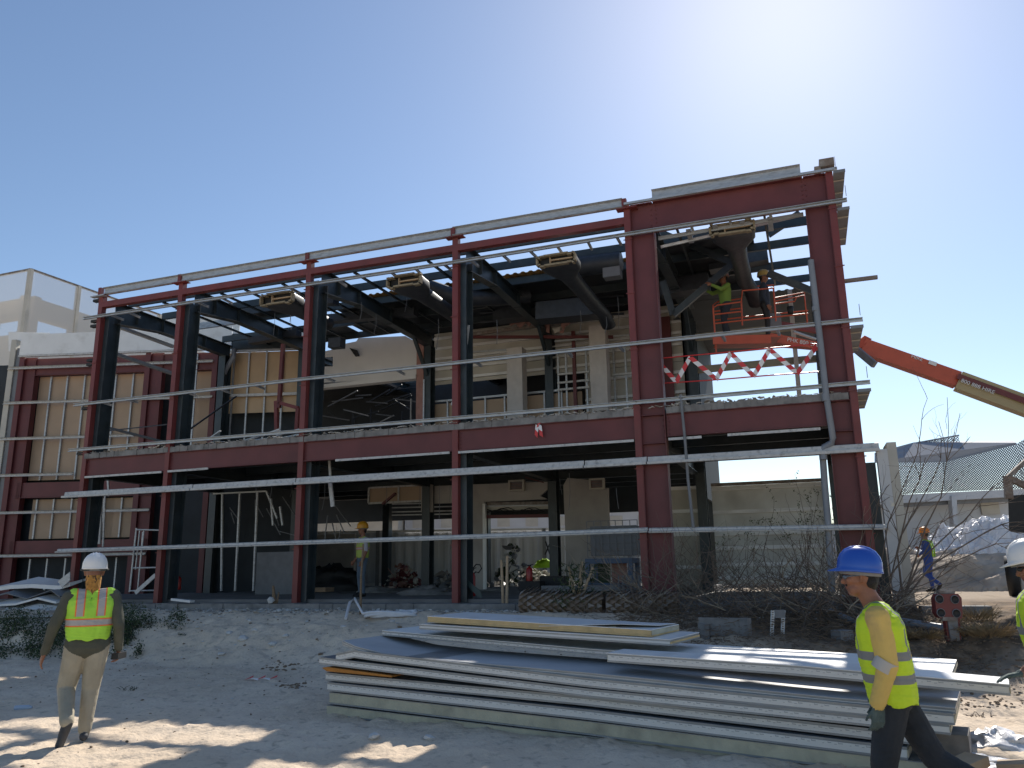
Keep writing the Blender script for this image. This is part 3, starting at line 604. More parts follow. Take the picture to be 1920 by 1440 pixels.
# ================================================================ DUCTS
for i, (x0, y0, x1, y1, lab) in enumerate(((1007, 478, 1080, 497, 'dark air duct with an open flattened mouth in the fourth bay from the left'), (727, 517, 790, 538, 'dark air duct with a torn open mouth hung in the third bay under the eaves'), (490, 550, 550, 571, 'dark air duct with a yellow rimmed mouth hung in the second bay from the left'), (1330, 418, 1416, 438, 'air duct with a pale rimmed mouth high inside the right hand portal bay'))):
    u0, u1, z0, z1 = RF(x0, y0, x1, y1, .25); uc = (u0 + u1) / 2; hw, hz = (u1 - u0) / 2, (z1 - z0) / 2; zc = (z0 + z1) / 2
    T = thing('air_duct', lab, 'air duct', L(uc, .3, zc), 'air ducts with open mouths under the roof')
    def rr(a, b, n=16, pw_=.35): return [(a * math.copysign(abs(math.cos(t)) ** pw_, math.cos(t)), b * math.copysign(abs(math.sin(t)) ** pw_, math.sin(t))) for t in [2 * math.pi * (j + .5) / n for j in range(n)]]
    c = MB()
    st = [(.25, hw, hz, .3, zc), (.75, hw * .95, hz, .35, zc), (1.2, .22, .19, .8, zc - .0), (2.2, .19, .19, 1, zc + .0), (3.6, .19, .19, 1, zc + .0)]
    if i == 2: st = st[:3] + [(2.6, .19, .19, 1, zc)]
    rings = [[L(uc + x + .0, nn, z + y) for x, y in rr(a, b, pw_=pw__)] for nn, a, b, pw__, z in st]
    last = st[-1]
    if i in (0, 3): 
        for q, dz, du in ((.5, -.12, .12), (.8, -.4, .2)): rings.append([L(uc + x + du, last[0] + q + y * .5, last[4] + dz + y * .7) for x, y in rr(.19, .19, pw_=1)])
    vs = [p for r in rings for p in r]; fs = [(a * 16 + j, a * 16 + (j + 1) % 16, (a + 1) * 16 + (j + 1) % 16, (a + 1) * 16 + j) for a in range(len(rings) - 1) for j in range(16)]
    fs.append(tuple(range(len(vs) - 16, len(vs)))); c.add(vs, fs, smooth=True); obj('duct_body', c, M['duct'], T)
    c = MB(); o_ = rr(hw + .01, hz + .01, pw_=.3); q_ = rr(hw - .03, hz - .03, pw_=.3)
    for j in range(16):
        k = (j + 1) % 16; zz_ = .02 * math.sin(j * 2.3 + i)
        vs = [L(uc + o_[a][0], nn, zc + o_[a][1] + zz_) for nn in (.18, .3) for a in (j, k)] + [L(uc + q_[a][0], nn, zc + q_[a][1] + zz_) for nn in (.18, .3) for a in (j, k)]
        c.add(vs, [(0, 1, 3, 2), (4, 6, 7, 5), (0, 4, 5, 1), (2, 3, 7, 6), (0, 2, 6, 4), (1, 5, 7, 3)])
    obj('insulation_rim', c, M['yel'], T)
    c = MB(); c.bx(uc - hw + .05, uc + hw - .05, .32, .34, zc - hz + .03, zc + hz - .03); obj('damper', c, M['blk'], T)
    c = MB(); c.bx(uc - hw * .35, uc - hw * .3, .24, .32, zc - hz + .04, zc + hz - .04); c.bx(uc - hw * .3, uc + hw - .08, .25, .3, zc, zc + .03); obj('inner_vane', c, M['wood2'], T)
# bigger ducts and boxes deeper in
T = thing('duct_run', 'long dark duct run with boxes crossing the middle bays under the roof', 'air duct', L(0, 4, 8))
for pts_, r_d in (([F_(1085, 500, 2.2), F_(1165, 490, 2.2)], .25), ([F_(790, 535, 2.6), F_(860, 560, 3.2), F_(990, 555, 4.5)], .24), ([F_(440, 600, 4.), F_(455, 585, 4), F_(560, 575, 4)], .18)):
    c = MB(); c.tube(pts_, r_d, 12); obj('main_duct', c, M['duct'], T)
c = MB(); c.bar(F_(1010, 588, 4.5), F_(1120, 578, 4.5), .6, .5); obj('plenum_box', c, M['duct'], T)
c = MB(); c.bar(F_(930, 590, 5.5), F_(1010, 580, 5.5), .5, .5); obj('plenum_box', c, M['duct'], T)
c = MB(); c.bar(F_(603, 555, 2.), F_(632, 555, 2.), .3, .5); obj('branch_box', c, M['duct'], T)
c = MB(); c.bar(F_(620, 645, 4.5), F_(643, 643, 4.5), .3, .3); obj('branch_box', c, M['duct'], T)
c = MB(); c.bx(*uvz(F_(1128, 0, 2))[0:0], *(lambda u0, u1, z0, z1: (u0, u1, 2.0, 2.3, z0, z1))(*RF(1130, 500, 1162, 518, 2.))); obj('diffuser', c, M['grey'], T)
for y in (558, 575, 592): 
    c = MB(); c.tube([F_(900, y + 12, 5.8), F_(1170, y - 4, 5.8)], .035, 6); obj('pipe', c, M['duct'], T)

# loose steel on the upper slab, in the dark upper room and under the roof
for k in range(16):
    u = RNG.uniform(-7.6, -4.6); n_ = RNG.uniform(.15, 1.6); a = RNG.uniform(-.5, .5); ln = RNG.uniform(.5, 1.3); z = 4.74 + RNG.random() * .16
    c = MB(); c.bar(L(u, n_, z), L(u + ln * math.cos(a), n_ + ln * math.sin(a), z + RNG.uniform(-.02, .22)), .05, .03); part('loose_stud', c, M['galv'])
for k in range(26):
    x, y = RNG.uniform(600, 790), RNG.uniform(730, 800); n_ = RNG.uniform(8.5, 12.5); p = F_(x, y, n_); h = RNG.random() < .65
    c = MB(); c.bar(p, p + (Ev * RNG.uniform(.5, 1.6) if h else Zv * -RNG.uniform(.4, 1.2)) + Zv * RNG.uniform(-.5, .5), .05, .04); part('hanging_bar', c, M['grey'] if k % 4 == 0 else M['duct'])
for k in range(14):
    x, y = RNG.uniform(335, 660), RNG.uniform(930, 1000); n_ = RNG.uniform(3.8, 6.5); p = F_(x, y, n_); c = MB(); c.bar(p, p + Ev * RNG.uniform(-.2, .9) - Zv * RNG.uniform(.1, .9), .03, .02); part('hanging_bar', c, M['grey'])
for k in range(9):
    u = (-9.4, -7.4, -6.6, -5.4, -4.9, -3.2, -1.1, 5.0, 6.9)[k]; c = MB(); c.prism(Cp(.05, .06, .006), L(u, .9, 9.03), L(u + RNG.uniform(-.1, .1), 6.1, 9.03), up=Zv); part('sag_rod', c, M['teal'])
for k, (u0_, u1_, n0_, n1_) in enumerate(((-9.9, -8.3, 4.9, 6.1), (-7.9, -6.2, 4.9, 6.2), (-5.6, -4.3, 3.4, 4.9), (-6.0, -4.6, 5.0, 6.2), (4.4, 6.6, 2.2, 3.4))):
    c = MB(); c.bx(u0_, u1_, n0_, n1_, 9.262, 9.272); part('roof_sheet', c, M['duct'])
for k, (x0, y0, x1, y1, n_, w_) in enumerate(((430, 592, 560, 570, 3.2, .3), (470, 640, 560, 625, 4.5, .25), (600, 600, 780, 585, 4.2, .3), (1240, 545, 1330, 530, 4.5, .5), (1330, 500, 1440, 480, 4.5, .4), (890, 565, 1000, 550, 5.0, .35))):
    c = MB(); c.bar(F_(x0, y0, n_), F_(x1, y1, n_), w_, w_ * .8); part('service_box', c, M['duct'])
# ================================================================ STACK OF SANDWICH PANELS
S0 = np.array([-2.2, 9.84, 0.]); A_ = nrm([.863, -.505, 0]); B_ = nrm([.505, .863, 0])
def Sp(a, b, z): return S0 + A_ * a + B_ * b + Zv * z
def Sb(x, y, b=0.):                                            # pixel -> (a, z) on the vertical plane b of the stack
    p = onP(x, y, S0 + B_ * b, B_); return float((p - S0) @ A_), float(p[2])
def stripemat(name, base, kind):
    m = mat(name, base, .5, var=.06, vs=3); t = m.node_tree; n = t.nodes; p = n['Principled BSDF']; tc = n.new('ShaderNodeTexCoord'); s = n.new('ShaderNodeSeparateXYZ')
    dm = n.new('ShaderNodeVectorMath'); dm.operation = 'DOT_PRODUCT'; dm.inputs[1].default_value = tuple(A_); t.links.new(tc.outputs['Object'], dm.inputs[0])
    db = n.new('ShaderNodeVectorMath'); db.operation = 'DOT_PRODUCT'; db.inputs[1].default_value = tuple(B_); t.links.new(tc.outputs['Object'], db.inputs[0])
    if kind == 'rib':
        w_ = n.new('ShaderNodeMath'); w_.operation = 'MULTIPLY'; w_.inputs[1].default_value = 125.; t.links.new(db.outputs['Value'], w_.inputs[0])
        si = n.new('ShaderNodeMath'); si.operation = 'SINE'; t.links.new(w_.outputs[0], si.inputs[0])
        b = n.new('ShaderNodeBump'); b.inputs['Strength'].default_value = .5; b.inputs['Distance'].default_value = .004; t.links.new(si.outputs[0], b.inputs['Height']); t.links.new(b.outputs[0], p.inputs['Normal'])
    return m
M['rib'] = stripemat('ribbed_white_skin', (.78, .76, .71), 'rib')
def ingrime(name, *a, **k): return mat(name, *a, **k)
M['foam'] = mat('pur_foam', (.5, .46, .34), .95, var=.2, vs=3, bump=.5, bs=25, col2=(.34, .31, .24), c2s=4, c2t=.6)
M['foamy'] = mat('yellow_foam', (.55, .4, .2), .95, var=.2, vs=6, bump=.4, bs=40, col2=(.55, .45, .3), c2s=9, c2t=.68, c2w=.03)
M['edgew'] = mat('white_edge_film', (.66, .64, .6), .5, var=.07, vs=3)
M['lip'] = mat('grey_metal_lip', (.26, .28, .3), .35, .4, var=.2, vs=4)
M['skin2'] = mat('scraped_blue_grey_skin', (.43, .43, .43), .6, .0, var=.12, vs=1.2, col2=(.5, .5, .5), c2s=2.6, c2t=.735, c2w=.02, stretch=(1, 2.4, 1))
M['print'] = mat('edge_print', (.4, .39, .38), .7)
def panel(pts, th, d, matk, label, b0=.0, right=True, lip=True, marks=True, side='edgew', endm='foam', top=None, btm='lip'):
    """pts: (a, z_top) polyline of the near upper edge; th thickness; d depth"""
    T = thing('sandwich_panel', label, 'panel', Sp(pts[0][0], b0, pts[0][1]), 'insulated wall panels in the stack')
    n = len(pts)
    def layer(z0, z1, i0, i1, m, nm, inset=0.):
        c = MB(); vs = []
        for i, (a, z) in enumerate(pts):
            q = inset if i == 0 else (-inset if i == n - 1 else 0)
            vs += [Sp(a + q, b0 + i0, z - z0), Sp(a + q, b0 + d - i0, z - z0), Sp(a + q, b0 + i1, z - z1), Sp(a + q, b0 + d - i1, z - z1)]
        fs = []
        for i in range(n - 1):
            k = i * 4; fs += [(k, k + 4, k + 5, k + 1), (k + 2, k + 3, k + 7, k + 6), (k, k + 2, k + 6, k + 4), (k + 1, k + 5, k + 7, k + 3)]
        fs += [(0, 1, 3, 2), (n * 4 - 4, n * 4 - 2, n * 4 - 1, n * 4 - 3)]
        c.add(vs, fs); return obj(nm, c, m, T)
    layer(0, .006, 0, 0, M[matk], 'top_skin')
    if lip: layer(.0062, .022, .012, .012, M['lip'], 'joint_lip')
    z0 = .0225 if lip else .0065
    core = layer(z0, th - .016, .004, .004, M[side], 'foam_core', .004)
    if endm != side:
        for q, (a, z) in ((-1, pts[0]), (1, pts[-1])):
            c = MB(); c.box(Sp(a - q * .002 + q * .003, b0 + d / 2, z - (z0 + th - .016) / 2), (.004, d / 2 - .012, (th - .018 - z0) / 2), (A_, B_, Zv)); obj('cut_end', c, M[endm], T)
    layer(th - .0155, th, .0, .0, M[btm], 'bottom_skin')
    if marks:                                               # faint print repeated on the edge film, unreadable in the photo
        c = MB(); L_ = 0.; a = pts[0][0] + .06; k = 0
        while a < pts[-1][0] - .1:
            i = max(j for j in range(n) if pts[j][0] <= a); i = min(i, n - 2); (a0, z0_), (a1, z1_) = pts[i], pts[i + 1]
            zz = z0_ + (z1_ - z0_) * (a - a0) / (a1 - a0) - (.042 if k % 2 else .034)
            w1 = (.028, .02, .035, .012)[k % 4]; c.box(Sp(a, b0 + .0035, zz), (w1 / 2, .001, (.0035, .0022)[k % 2]), (A_, B_, Zv))
            if k % 2 == 0: c.box(Sp(a - w1 / 2 + .002, b0 + .0033, zz + .003), (.0025, .001, .006), (A_, B_, Zv))
            a += (.045, .04, .075, .05)[k % 4]; k += 1
        obj('edge_print', c, M['print'], core)
    return T
def edge(pxs, b=0.): return [Sb(x, y, b) for x, y in pxs]
mk = edge
panel(mk([(612, 1322), (1100, 1380), (1580, 1435), (1745, 1456)], .05), .11, 1.15, 'lip', 'lowest panel of the stack, dirty cream foam edge lying on the sand', b0=.05, lip=False, marks=False, side='foam')
panel(mk([(617, 1298), (1100, 1352), (1580, 1411), (1770, 1434)], .02), .125, 1.15, 'lip', 'second panel from the ground, bare cream foam edge with a dark line under it', b0=.02, lip=False, marks=False, side='foam')
panel(mk([(613, 1279), (1100, 1330), (1580, 1387), (1700, 1401)]), .095, 1.1, 'lip', 'third panel from the ground, white printed edge above the foam edged ones')
panel(mk([(610, 1261), (1100, 1306), (1580, 1360), (1745, 1379)], .04), .085, 1.1, 'lip', 'white edged panel just under the orange strip at the left end of the stack', b0=.04)
panel(mk([(598, 1232), (1100, 1291), (1580, 1338), (1780, 1358)], -.03), .078, 1.12, 'lip', 'white edged panel that reaches farthest left, above the orange strip', b0=-.03)
panel(mk([(629, 1226), (664, 1219), (700, 1224), (1100, 1271), (1580, 1318), (1788, 1338)], -.02), .085, 1.1, 'lip', 'panel with a curled torn white edge at its left end, under the bent grey one', b0=-.02)
# bent grey panel
e7 = edge([(642, 1201), (668, 1212), (715, 1224), (800, 1235), (1100, 1261), (1580, 1309), (1791, 1327)], .02)
panel(e7, .045, 1.05, 'skin2', 'grey scraped panel with its left corner bent up, topping the long layers', b0=.02, marks=False, endm='edgew')
e8 = [(x[0], x[1]) for x in edge([(716, 1182), (1100, 1216), (1784, 1262)], .72)]
panel(e8, .06, 1.1, 'rib', 'long white ribbed panel at the back of the stack, reaching behind the blue helmet worker', b0=.72, marks=True)
e11 = edge([(1138, 1224), (1500, 1248), (1892, 1283)], .12)
panel(e11, .085, .42, 'wpaint', 'narrow shiny white panel being pulled out to the right by the gloved hand', b0=.12)
e9 = edge([(786, 1170), (1256, 1199)], .62)
panel(e9, .06, .95, 'wpaint', 'short cut white panel with a brown cut end, second from the top of the stack', b0=.62, marks=False, endm='foamy')
e10 = edge([(801, 1155), (1221, 1181)], .7)
T10 = panel(e10, .07, .85, 'wpaint', 'short cut panel with yellow foam edge and peeling white skin, top of the stack', b0=.7, lip=False, marks=False, side='foamy', endm='foam', btm='foamy')
a1, z1 = e10[1]
c = MB(); c.sheet([Sp(a1 - 1.3, .68, z1 + .006), Sp(a1 - .35, .72, z1 + .045), Sp(a1 - .02, 1.0, z1 + .02), Sp(a1 - .02, 1.5, z1 + .01), Sp(a1 - 1.3, 1.5, z1 + .006)], .004, Zv); obj('peeled_skin', c, M['wpaint'], T10)
c = MB(); c.rock(Sp(a1 - .45, .74, z1 + .01), .05, flat=.5); one('foam_lump', c, M['foam'], 'small lump of foam under the peeling skin of the topmost panel', 'foam')
c = MB(); p1, p2 = edge([(604, 1252), (735, 1266)], -.03); 
c.sheet([Sp(p1[0], -.035, p1[1] + .0), Sp(p1[0] + .07, -.035, p1[1] + .012), Sp(p2[0], -.035, p2[1] - .004), Sp(p2[0], -.035, p2[1] - .022), Sp(p1[0] + .08, -.035, p1[1] - .035)], .5, B_)
one('foam_offcut', c, mat('orange_foam', (.5, .2, .04), .9, var=.2, vs=9, bump=.4), 'orange brown foam strip wedged between white edged panels at the left end', 'foam')
# bearers and pieces under the right end
for (x, y, b, hl, hh, m, lab) in ((1720, 1412, .5, .35, .1, 'conc', 'concrete block carrying the right end of the panel stack'),):
    a, z = Sb(x, y, b); c = MB(); c.box(Sp(a, b, .12), (.4, .2, .12), (A_, B_, Zv)); one('concrete_block', c, M[m], lab, 'block')

TS = np.geomspace(4, 60, 420)
def gp(x, y):                                                  # where the ray through a pixel meets the ground
    d = ray(x, y); q = CAM + TS[:, None] * d; b = np.nonzero(q[:, 2] < gh(q[:, 0], q[:, 1], False))[0]; i = b[0] if len(b) else len(TS) - 1; p = q[i].copy(); p[2] = GH(p[0], p[1]); return p
# ================================================================ RIGHT FOREGROUND
def crumple(c, ctr, rx, ry, rz, seed, n=26, ax=None, zmin=None):
    th = np.linspace(0, 2 * math.pi, n, endpoint=False); r = []
    vs = []; fs = []; K = 14
    for i in range(K):
        ph = math.pi / 2 * i / (K - 1)
        for j, t_ in enumerate(th):
            k = 1 + 1.3 * float(fbm(math.cos(t_) * 2 + seed, math.sin(t_) * 2 + i * .33, seed, 3)) + .35 * abs(math.sin(t_ * 5 + i * .6 + seed)) * .5
            v = np.array([math.cos(t_) * math.cos(ph) * rx * k, math.sin(t_) * math.cos(ph) * ry * k, math.sin(ph) * rz * (1 + .8 * float(fbm(j * .5, i * .7, seed + 3, 2)))])
            vs.append(np.asarray(ctr, float) + v)
    fs = [(i * n + j, i * n + (j + 1) % n, (i + 1) * n + (j + 1) % n, (i + 1) * n + j) for i in range(K - 1) for j in range(n)]
    c.add(vs, fs, smooth=True)
for (x, y, rx, ry, rz, s, lab) in ((1870, 1398, .32, .26, .16, 3, 'bulging white plastic sheet bundle at the right picture edge, the highest one'), (1800, 1425, .34, .2, .1, 8, 'creased white plastic sheet beside the two timber offcuts in the lower right corner'), (1850, 1440, .35, .2, .1, 14, 'white plastic heap nearest the camera in the lower right corner')):
    p = G_(x, y, 0.02); c = MB(); crumple(c, (p[0], p[1], GH(p[0], p[1]) - .05), rx, ry, rz, s); one('plastic_sheet', c, M['plas'], lab, 'plastic sheet', 'crumpled white plastic sheets')
for (x, y, l, ang, lab) in ((1808, 1434, .17, .5, 'square pale timber offcut lying on the white plastic sheet'), (1912, 1438, .14, -.6, 'pale timber offcut cut by the lower right picture corner')):
    p = G_(x, y, .12); c = MB(); a = np.array([math.cos(ang), math.sin(ang), .12]); a = nrm(a); b = nrm(np.cross(Zv, a)); c.box(p, (l, .09, .035), (a, b, np.cross(a, b))); one('timber_offcut', c, M['wood2'], lab, 'timber')
# red post with four round pads
pb = gp(1792, 1205)
T = thing('red_four_pad_post', 'red steel head with four round black pads on a short board faced post', 'post', (pb[0], pb[1], GH(pb[0], pb[1])))
Yp = pb[1]; Ya = np.array([1, 0, 0.])
q = lambda x, y, dy=0.: Y_(x, y, Yp + dy)
c = MB(); c.sheet([q(1753, 1122), q(1757, 1114), q(1796, 1113), q(1803, 1121), q(1805, 1150), q(1804, 1160), q(1762, 1159), q(1756, 1150)], .12, (0, 1, 0)); hd = obj('head', c, M['ext'] if False else M['red'], T)
for x, y in ((1761, 1123), (1790, 1124), (1764, 1149), (1793, 1150)):
    c = MB(); ax = (np.array([1., 0, 0]), Zv, np.array([0, -1., 0])); c.lathe([(.052, -.02), (.058, .012), (.05, .02), (.045, .008), (.02, .004), (0, .004)], q(x, y), 20, ax=ax); pd = obj('pad', c, M['blk'], T); 
    c = MB(); c.lathe([(.054, .0), (.064, .0), (.064, .01), (.056, .014), (.054, .0)], q(x, y), 20, ax=ax); obj('pad_ring', c, M['grey'], pd)
c = MB(); c.sheet([q(1777, 1160, .02), q(1795, 1160, .02), q(1802, 1216, .02), q(1786, 1216, .02)], .03, (0, 1, 0)); obj('face_board', c, M['conc'], T)
c = MB(); c.sheet([q(1772, 1160, .05), q(1800, 1160, .05), q(1804, 1225, .05), q(1780, 1225, .05)], .08, (0, 1, 0)); obj('shank', c, M['red'], T)
c = MB(); c.sheet([q(1768, 1157, -.01), q(1796, 1157, -.01), q(1796, 1164, -.01), q(1768, 1164, -.01)], .03, (0, 1, 0)); c.sheet([q(1760, 1107, .03), q(1792, 1108, .03), q(1790, 1113, .03), q(1762, 1113, .03)], .1, (0, 1, 0)); obj('cap_plate', c, M['rust'], T)
# pipes, blocks and clods on the right
p1, p2 = gp(1690, 1180), gp(1812, 1196); c = MB(); c.tube([p1 + Zv * .06, p2 + Zv * .06], .06, 12); one('plastic_pipe', c, M['pipe'], 'blue grey plastic pipe lying behind the red post', 'pipe')
p1, p2 = gp(1575, 1163), gp(1608, 1170); c = MB(); c.tube([p1 + Zv * .06, p2 + Zv * .06], .05, 12); one('plastic_pipe', c, M['pipe'], 'short grey pipe end in front of the chest of the blue helmet worker', 'pipe')
for (x0, y0, x1, y1, h, dd, m, lab) in ((1730, 1150, 1862, 1152, .14, .3, 'conc', 'long pale kerb block lying behind the red post'), (1578, 1205, 1602, 1206, .16, .2, 'conc', 'small grey concrete block left of the blue helmet worker'), (1310, 1190, 1322, 1196, .24, .1, 'conc', 'upright concrete piece behind the right end of the short cut panels'), (1388, 1196, 1404, 1197, .3, .1, 'conc', 'upright concrete piece left of the slotted steel frame')):
    p1, p2 = gp(x0, y0), gp(x1, y1); d = nrm((p2 - p1) * [1, 1, 0]); c = MB(); mid = (p1 + p2) / 2; c.box(mid + Zv * (h / 2 - .02) + nrm(np.cross(Zv, d)) * dd / 2, (np.linalg.norm(p2 - p1) / 2, dd / 2, h / 2), (d, nrm(np.cross(Zv, d)), Zv)); one('concrete_block', c, M[m], lab, 'block')
p1, p2 = gp(1312, 1186), gp(1402, 1192); c = MB(); d = nrm((p2 - p1) * [1, 1, 0]); c.box((p1 + p2) / 2 + Zv * .12, (np.linalg.norm(p2 - p1) / 2, .03, .14), (d, nrm(np.cross(Zv, d)), Zv)); one('kerb_slab', c, M['conc'], 'dark concrete slab on edge between two upright concrete pieces', 'slab')
# slotted angle frame
pa = gp(1450, 1192); T = thing('slotted_steel_frame', 'short ladder like frame of two slotted steel uprights left of the blue helmet worker', 'steel frame', pa)
for x in (1447, 1467):
    p = Y_(x, 1196, pa[1]); t_ = Y_(x + (2 if x < 1450 else 2), 1144, pa[1]); c = MB(); 
    for s in (-1, 1): c.bar(p + np.array([s * .022, 0, 0]), t_ + np.array([s * .022, 0, 0]), .016, .012)
    k = 12
    for j in range(k): z = p + (t_ - p) * (j + .5) / k; c.box(z, (.024, .006, .011))
    obj('slotted_upright', c, M['galv'], T)
p, t_ = Y_(1456, 1150, pa[1]), Y_(1468, 1152, pa[1]); c = MB(); c.box((p + t_) / 2, (.08, .01, .06)); obj('cross_plate', c, M['grey'], T)
# ================================================================ BOOM LIFT
D = 19.0
T = thing('boom_lift', 'orange and tan articulated boom lift reaching from the right edge into the upper right bay', 'boom lift', Y_(1560, 640, D))
def y_(x, y, d=D): return Y_(x, y, d)
c = MB(); 
def boomseg(c, p0, p1, h, w, m=0, taper=1.): c.prism([(-w / 2, -h / 2), (w / 2, -h / 2), (w / 2, h / 2), (-w / 2, h / 2)], p0, p1, m=m, sc2=taper)
p0, p1, p2, p3 = y_(1616, 650), y_(1795, 713, 18.6), y_(1795, 713, 18.6), y_(2100, 827, 17.5)
boomseg(c, p0, p1, .37, .3); b1 = obj('inner_boom', c, M['orange'], T)
c = MB(); c.prism([(-.1, -.2), (.1, -.2), (.1, .2), (-.1, .2)], y_(1607, 640), p0, prof2=[(-.17, -.24), (.17, -.24), (.17, .24), (-.17, .24)]); obj('boom_nose', c, M['orange'], T)
c = MB(); boomseg(c, y_(1796, 715, 18.6), p3, .43, .4); b2 = obj('outer_boom', c, M['tan'], T)
d = nrm(p3 - p1); c = MB(); c.bar(y_(1796, 705, 18.38), y_(2050, 799, 17.42), .01, .13, m=0); obj('boom_top_band', c, M['red'], b2)
c = MB(); c.bar(y_(1605, 655, 18.8), y_(1640, 684, 18.4), .1, .16); obj('stay_arm', c, M['grey'], T)
# jib, platform support and basket
c = MB(); c.prism([(-.1, -.08), (.1, -.08), (.1, .08), (-.1, .08)], y_(1445, 642, 18.9), y_(1600, 655, 18.9)); obj('jib_arm', c, M['orange'], T)
c = MB(); boomseg(c, y_(1440, 634, 18.7), y_(1530, 649, 18.7), .22, .2, taper=.8); obj('jib_link', c, M['orange'], T)
c = MB(); boomseg(c, y_(1459, 607, 18.8), y_(1545, 623, 18.8), .12, .1); obj('upper_link', c, M['red'], T)
c = MB(); c.tube([y_(1488, 622, 18.6), y_(1530, 636, 18.6)], .035, 8); obj('hydraulic_ram', c, M['galv'], T)
bk = MB()
def bt(pts, r=.022, d=D): bk.tube([y_(x, y, d) for x, y in pts], r, 6)
for d_ in (D - .9, D):
    k = 0 if d_ < D else -6
    for pts in ([(1343, 662 + k), (1337, 578 + k), (1345, 572 + k), (1390, 566 + k), (1392, 545 + k), (1450, 540 + k)], [(1338, 607 + k), (1390, 601 + k), (1515, 588 + k)], [(1337, 590 + k), (1390, 584 + k)], [(1450, 540 + k), (1455, 602 + k)], [(1452, 565 + k), (1508, 554 + k), (1514, 610 + k)], [(1390, 568 + k), (1392, 610 + k)]):
        bt(pts, .019, d_)
bt([(1452, 570), (1490, 565), (1494, 556)], .018)
obj('basket_rail', bk, M['orange'], T)
c = MB(); c.box((y_(1342, 655) + y_(1440, 645)) / 2 + np.array([0, -.45, 0]), (.68, .48, .03)); fl = obj('basket_floor', c, M['orange'], T)
c = MB(); c.box((y_(1342, 642, D - .95) + y_(1440, 632, D - .95)) / 2, (.68, .01, .1)); obj('toe_board', c, M['orange'], T)
c = MB(); c.box(y_(1450, 605, D - .3), (.16, .12, .2)); obj('control_box', c, M['grey'], T)
def text(s, size, p, xdir, nrmd, m, parent, name='lettering', ext=.002):
    cu = bpy.data.curves.new('t', 'FONT'); cu.body = s; cu.size = size; cu.extrude = ext; cu.align_x = 'LEFT'
    o = bpy.data.objects.new('t', cu); COL.objects.link(o); dg = bpy.context.evaluated_depsgraph_get(); me = bpy.data.meshes.new_from_object(o.evaluated_get(dg)); bpy.data.objects.remove(o)
    x = nrm(xdir); n_ = nrm(nrmd); n_ = nrm(n_ - x * (n_ @ x)); y = np.cross(n_, x); 
    for v in me.vertices:
        q_ = np.asarray(p) + x * v.co.x + y * v.co.y + n_ * v.co.z - ORG[parent.name]; v.co = q_
    me.materials.clear(); me.materials.append(m); r = bpy.data.objects.new(name, me); COL.objects.link(r); r.parent = parent; ORG[r.name] = ORG[parent.name]; return r
jl = [o for o in T.children if o.name.startswith('jib_link')][0]
c = MB(); q0 = y_(1477, 634, 18.55)
dj = nrm(y_(1530, 649, 18.7) - y_(1440, 632, 18.7))
ta = y_(1440, 632, 18.7) + dj * .42 + np.array([0, -.108, -.05]); text('PHK 800 888', .14, ta, dj, (0, -1, 0), M['txt'], jl)
db_ = nrm(p1 - p0); text('HIRE', .13, p0 + db_ * 1.1 + np.array([0, -.175, .09]), db_, (0, -1, 0), M['txt'], b1); c = MB(); c.box(p0 + db_ * 1.62 + np.array([0, -.175, .14]), (.09, .004, .05), (db_, np.array([0, 1., 0]), np.cross(db_, [0, 1, 0]))); obj('decal', c, M['txt'], b1)
text('800 888 HIRE', .13, p3 * 0 + y_(1800, 716, 18.34) + np.array([0, -.02, 0]), nrm(p3 - p1), (0, -1, 0), M['txt'], b2)
c = MB(); bq = y_(1482, 582, D - .9); c.lathe([(.0, -.09), (.06, -.09), (.08, .09), (.072, .09), (.055, -.08)], bq, 12); c2 = MB(); one('bucket', c, M['blk'], 'black bucket hanging from the rail of the orange basket', 'bucket')
# caution tape
M['tr'] = mat('tape_red', (.6, .03, .03), .4); M['tw'] = mat('tape_white', (.75, .73, .72), .4)
def tape(name, pts, wd, label, n_=.35, vert=True):
    c = MB(); tot = 0; W_ = [F_(x, y, n_) for x, y in pts]
    i = 0
    for p, q in zip(W_[:-1], W_[1:]):
        ln = np.linalg.norm(q - p); k = max(1, round(ln / .13)); d = nrm(q - p); s = nrm(np.cross(d, Nv)) * wd / 2
        for j in range(k):
            a = p + (q - p) * j / k; b = p + (q - p) * (j + 1) / k; sk = d * .03
            off = Nv * .003 * (j % 2)
            vs = [a - s - sk + off, b - s - sk + off, b + s + sk + off, a + s + sk + off]; c.add(vs + [v + Nv * .002 for v in vs], [(0, 1, 2, 3), (7, 6, 5, 4), (0, 4, 5, 1), (1, 5, 6, 2), (2, 6, 7, 3), (3, 7, 4, 0)], m=i % 2); i += 1
    return one(name, c, [M['tr'], M['tw']], label, 'caution tape')
tape('caution_tape', [(1238, 682), (1268, 716), (1294, 670), (1343, 711), (1370, 662), (1413, 705), (1443, 655), (1495, 700), (1531, 649)], .09, 'red and white tape strung in a zigzag across the upper right opening')
c = MB(); c.tube([F_(1237, 672, .36), F_(1345, 662, .36), F_(1450, 652, .36), F_(1531, 645, .36)], .014, 5); one('safety_line', c, M['tr'], 'upper twisted red line stretched across the upper right opening', 'line')
c = MB(); c.tube([F_(1238, 719, .36), F_(1345, 712, .36), F_(1440, 704, .36), F_(1535, 697, .36)], .014, 5); one('safety_line', c, M['tr'], 'lower red line stretched across the upper right opening', 'line')
tape('caution_tape', [(1005, 818), (1007, 798), (1012, 796), (1015, 818)], .07, 'short loop of red and white tape tied over the floor beam of the fourth bay', n_=-.03)
